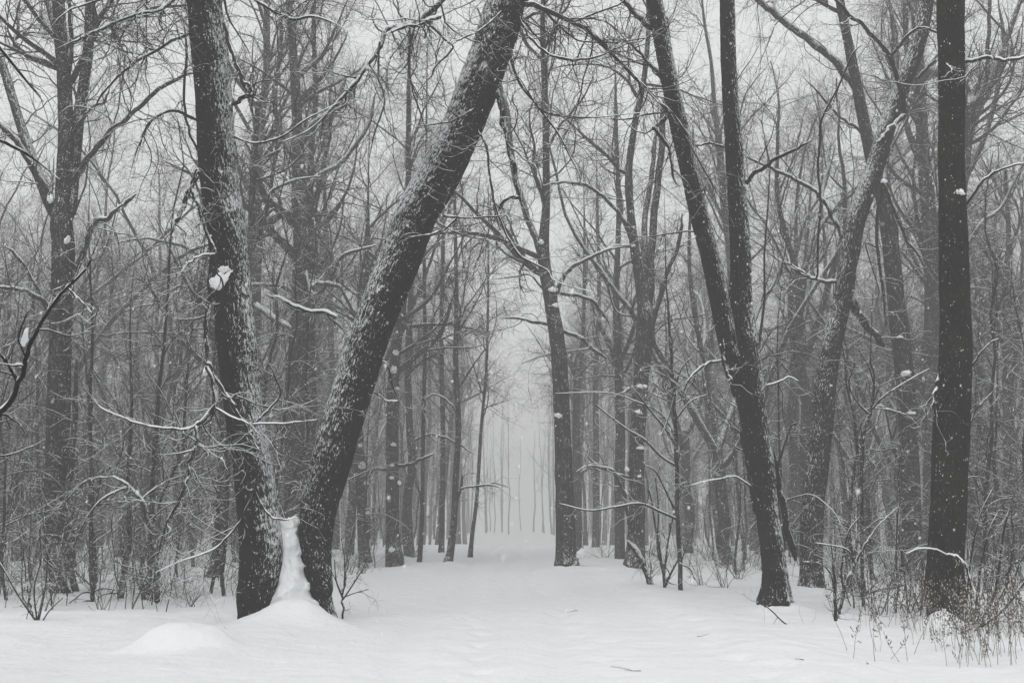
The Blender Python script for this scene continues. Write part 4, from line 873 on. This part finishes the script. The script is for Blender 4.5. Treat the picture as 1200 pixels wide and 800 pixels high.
while ns < 240 and tries < 9000:
    tries += 1
    Y = 20.5 + 50 * rng.random() ** 1.25; px = rng.uniform(-60, 1260); x = (px - 600) / F_PX * Y
    if in_path(x, Y, .5) or not far_enough(x, Y, .7): continue
    if Y < 30 and (380 < px < 880 or 925 < px < 978 or 1038 < px < 1086): continue
    if Y < 42 and 640 < px < 765 and rng.random() < .7: continue
    k = rng.integers(0, 6); side = 'l' if px < 600 else 'r'
    place('sapling', SPR[k], ('stem', 'branches'), (x, Y, gz(x, Y)), rng.uniform(0, 6.28), rng.uniform(.75, 1.25), '%s %s sapling %s' % (SK[k], 'dark' if Y < 32 else 'misty', zone(px)), 'sapling', LS[side][1], tuple(rng.normal(0, .09, 2))); ns += 1
for q in range(60):
    px = rng.uniform(-20, 255) if q % 2 else rng.uniform(960, 1215)
    Y = rng.uniform(18.2, 23) if q % 2 else rng.uniform(16.9, 22); x = (px - 600) / F_PX * Y; k = (2, 5)[rng.integers(0, 2)]; side = 'l' if px < 600 else 'r'
    place('sapling', SPR[k], ('stem', 'branches'), (x, Y, gz(x, Y)), rng.uniform(0, 6.28), rng.uniform(.4, .75), '%s near sapling %s' % ('whip-thin' if k == 2 else 'short twiggy', zone(px)), 'sapling', LS[side][1], tuple(rng.normal(0, .14, 2)))
nb = 0; placed = []
LB = {'l': ('small leafless bush poking from the snow left of the path', 'small bushes left of the path'), 'r': ('small leafless bush poking from the snow right of the path', 'small bushes right of the path')}
while nb < 90:
    Y = 18.5 + 26 * rng.random() ** 1.3; px = rng.uniform(-40, 1240); x = (px - 600) / F_PX * Y
    if in_path(x, Y, .25) or not far_enough(x, Y, .5): continue
    if Y < 23 and 380 < px < 980: continue
    side = 'l' if px < 600 else 'r'
    place('bush', BP[rng.integers(0, 3)], ('stems', 'branches'), (x, Y, gz(x, Y)), rng.uniform(0, 6.28), rng.uniform(.5, 1.0), '%s leafless bush %s' % ('nearer' if Y < 26 else 'farther', zone(px)), 'bush', LB[side][1]); nb += 1

# far wood that reads as one mass
rng = np.random.default_rng(88)
G = Geo(); k = 620
Yf = rng.uniform(125, 185, k); xf = rng.uniform(-.56, .56, k) * Yf; xf = np.where(np.abs(xf) < 5.5, xf * 4 + 6 * np.sign(xf), xf); Yf[:16] = rng.uniform(165, 215, 16); xf[:16] = rng.uniform(-.035, .04, 16) * Yf[:16]; Hh = rng.uniform(15, 23, k)
P = np.zeros((k, 9, 3)); P[:, :, 0] = xf[:, None]; P[:, :, 1] = Yf[:, None]; P[:, :, 2] = np.linspace(-1, 1, 9)[None] * 0 + np.linspace(0, 1, 9)[None] * Hh[:, None] - 1
P[:, :, :2] += np.cumsum(rng.normal(0, .13, (k, 9, 2)), 1); R = rng.uniform(.08, .18, k)[:, None] * np.linspace(1, .2, 9)[None]
G.tubes(P, R, 5)
a, ar = grow(rng, P, R, k * 10, 3.6, 7, (20, 55), .14, (.05, .05), t0=.3, rk=.45, rmin=.02); G.tubes(a, ar, 4)
b, br = grow(rng, a, ar, k * 50, 1.7, 5, (25, 65), .2, (0, .1), t0=.1, rk=.5, rmin=.01); G.tubes(b, br, 3)
tag(link('far_wood', G.mesh('far_wood', [M['bark_far']])), 'palest band of wood dissolving into the snowfall behind everything', 'wood', kind='stuff')

rng = np.random.default_rng(321)
for q in range(9):
    Y = rng.uniform(10.5, 22); px = rng.uniform(80, 1120); x = (px - 600) / F_PX * Y; L_ = rng.uniform(.08, .34); a_ = rng.uniform(0, 3.14)
    n_ = 6; t_ = np.linspace(-.5, .5, n_); P = np.stack((x + np.cos(a_) * t_ * L_ + rng.normal(0, .008, n_), Y + np.sin(a_) * t_ * L_ + rng.normal(0, .008, n_), t_ * 0), -1)
    P[:, 2] = ground(P[:, 0], P[:, 1]) + .002 + np.abs(rng.normal(0, .006, n_)); G = Geo(); G.tubes(P, np.linspace(.0045, .002, n_), 5)
    b, br = grow(rng, P[None], np.full((1, n_), .003), 2, L_ * .4, 4, (30, 60), .2, (0, .02), rmin=.002); b[..., 2] = np.maximum(b[..., 2], ground(b[..., 0], b[..., 1]) + .001); G.tubes(b, br, 4)
    tag(link('twig', G.mesh('twig', [M['twig']])), 'small dark fallen twig lying on the snow', 'twig', 'fallen twigs scattered on the snow')

# ------------------------------------------------------------------ dry weeds in the snow
def proto_weed(seed, H, heads):
    rng = np.random.default_rng(seed); G = Geo(); n = 7
    P = np.zeros((1, n, 3)); D = norm(np.array([[rng.normal(0, .18), rng.normal(0, .18), 1.]])); P[0, 0, 2] = -.06
    for j in range(1, n): D = norm(D + rng.normal(size=(1, 3)) * .09); P[:, j] = P[:, j - 1] + D * H / (n - 1)
    R = np.linspace(.003, .0016, n)[None]; G.tubes(P, R, 5)
    b, br = grow(rng, P, R, heads, H * .22, 4, (25, 60), .15, (.05, .08), t0=.45, rk=.8, rmin=.0018); G.tubes(b, br, 3)
    st = G.mesh('stalk', [M['weed']])
    G = Geo(); S = Geo()
    for tip in list(b[:, -1]) + [P[0, -1]] + list(b[:, 2]):
        for q in range(2):
            c = tip + rng.normal(0, .012, 3); d = rng.normal(0, .012, 3) + [0, 0, .022]
            ch = np.stack((c, c + d * .35, c + d * .75, c + d))[None]; G.tubes(ch, np.array([[.002, .006, .005, .001]]), 5)
        ch = np.stack((tip + [0, 0, .012], tip + [0, 0, .022], tip + [.003, 0, .03]))[None]; S.tubes(ch, np.array([[.0035, .003, .001]]), 5)
    return (st, G.mesh('seed_head', [M['weed']]), S.mesh('snow_cap', [M['snow']]))
WP = [proto_weed(601, .7, 3), proto_weed(602, .5, 5), proto_weed(603, .85, 4), proto_weed(604, .35, 2)]
rng = np.random.default_rng(99); nw = 0
while nw < 290:
    Y = rng.uniform(12.0, 18.0); px = rng.uniform(975, 1225); x = (px - 600) / F_PX * Y
    if px < 995 + (18.5 - Y) * 17 and rng.random() < .85: continue
    r = root_at('weed', (x, Y, gz(x, Y)), 'dry brown seed-headed weed stalk standing in the snow at the lower right', 'weed', 'dry weed stalks at the lower right'); r.rotation_euler = (rng.normal(0, .15), rng.normal(0, .15), rng.uniform(0, 6.28)); s = rng.uniform(.6, 1.1); r.scale = (s, s, s)
    wi = rng.integers(0, 4); r['label'] = '%s dry weed stalk in the snow %s' % (['tall', 'branching', 'tallest', 'short'][wi], ('at the lower right corner' if Y < 14.6 else 'in front of the near-black trunk') if px > 1080 else ('nearest the path' if Y < 15.5 else 'by the curved shrub stem')); w = WP[wi]; link('stalk', w[0], r); h_ = link('seed_heads', w[1], r); link('snow_cap', w[2], h_); nw += 1

# ------------------------------------------------------------------ air: mist of the snowfall, and falling flakes
def box(name, lo, hi, mat):
    V = np.array([[x, y, z] for x in (lo[0], hi[0]) for y in (lo[1], hi[1]) for z in (lo[2], hi[2])], float)
    Fq = np.array([[0, 1, 3, 2], [4, 6, 7, 5], [0, 4, 5, 1], [2, 3, 7, 6], [0, 2, 6, 4], [1, 5, 7, 3]])
    return link(name, raw_mesh(name, V, Fq, [mat], smooth=False))
hz = bpy.data.materials.new('haze'); hz.use_nodes = True; n, l = hz.node_tree.nodes, hz.node_tree.links; n.clear()
o_ = n.new('ShaderNodeOutputMaterial'); pv = n.new('ShaderNodeVolumePrincipled'); l.new(pv.outputs[0], o_.inputs['Volume'])
pv.inputs['Density'].default_value = .0059; pv.inputs['Color'].default_value = (.73, .73, .725, 1); pv.inputs['Anisotropy'].default_value = .0
tag(box('haze', (-420, -320, -30), (420, 720, 30), hz), 'pale air thick with falling snow filling the whole wood', 'haze', kind='stuff')

rng = np.random.default_rng(5); nf = 60000
Yf = 1.2 + 27 * rng.random(nf) ** (1 / 2.6); C = np.stack((rng.uniform(-.55, .55, nf) * Yf, Yf, CAM_H + rng.uniform(-.2, .6, nf) * Yf), -1)
C = C[C[:, 2] > .05]; nf = len(C)
rad = .0018 + .003 * rng.random(nf) ** 2
o6 = np.array([[1, 0, 0], [-1, 0, 0], [0, 1, 0], [0, -1, 0], [.35, 0, 1.7], [-.35, 0, -1.7]])
V = C[:, None] + o6[None] * rad[:, None, None]
t8 = np.array([[0, 2, 4], [2, 1, 4], [1, 3, 4], [3, 0, 4], [2, 0, 5], [1, 2, 5], [3, 1, 5], [0, 3, 5]])
tr = (t8[None] + 6 * np.arange(nf)[:, None, None]).reshape(-1, 3)
tag(link('falling_snow', raw_mesh('falling_snow', V.reshape(-1, 3), None, [M['flake']], tris=tr)), 'loose snowflakes drifting down through the whole scene', 'snowfall', kind='stuff')

# ------------------------------------------------------------------ look-alikes are told apart by their order from the left
ORD = 'first second third fourth fifth sixth seventh eighth ninth tenth eleventh twelfth thirteenth fourteenth fifteenth sixteenth seventeenth eighteenth nineteenth twentieth'.split()
by = {}
for o in list(COL.objects):
    if o.get('group') and o.get('category') in ('tree', 'sapling', 'bush'): by.setdefault(o['label'], []).append(o)
for lab, os_ in by.items():
    if 1 < len(os_) <= 20:
        for q, o in enumerate(sorted(os_, key=lambda o: o.location.x / o.location.y)):
            w = lab.split(' '); o['label'] = ' '.join(w) + (', leftmost' if q == 0 else ', %s from left' % ORD[q])
for o in COL.objects:
    if o.get('label') and len(o['label'].split()) > 16: print('LONG', o['label'])
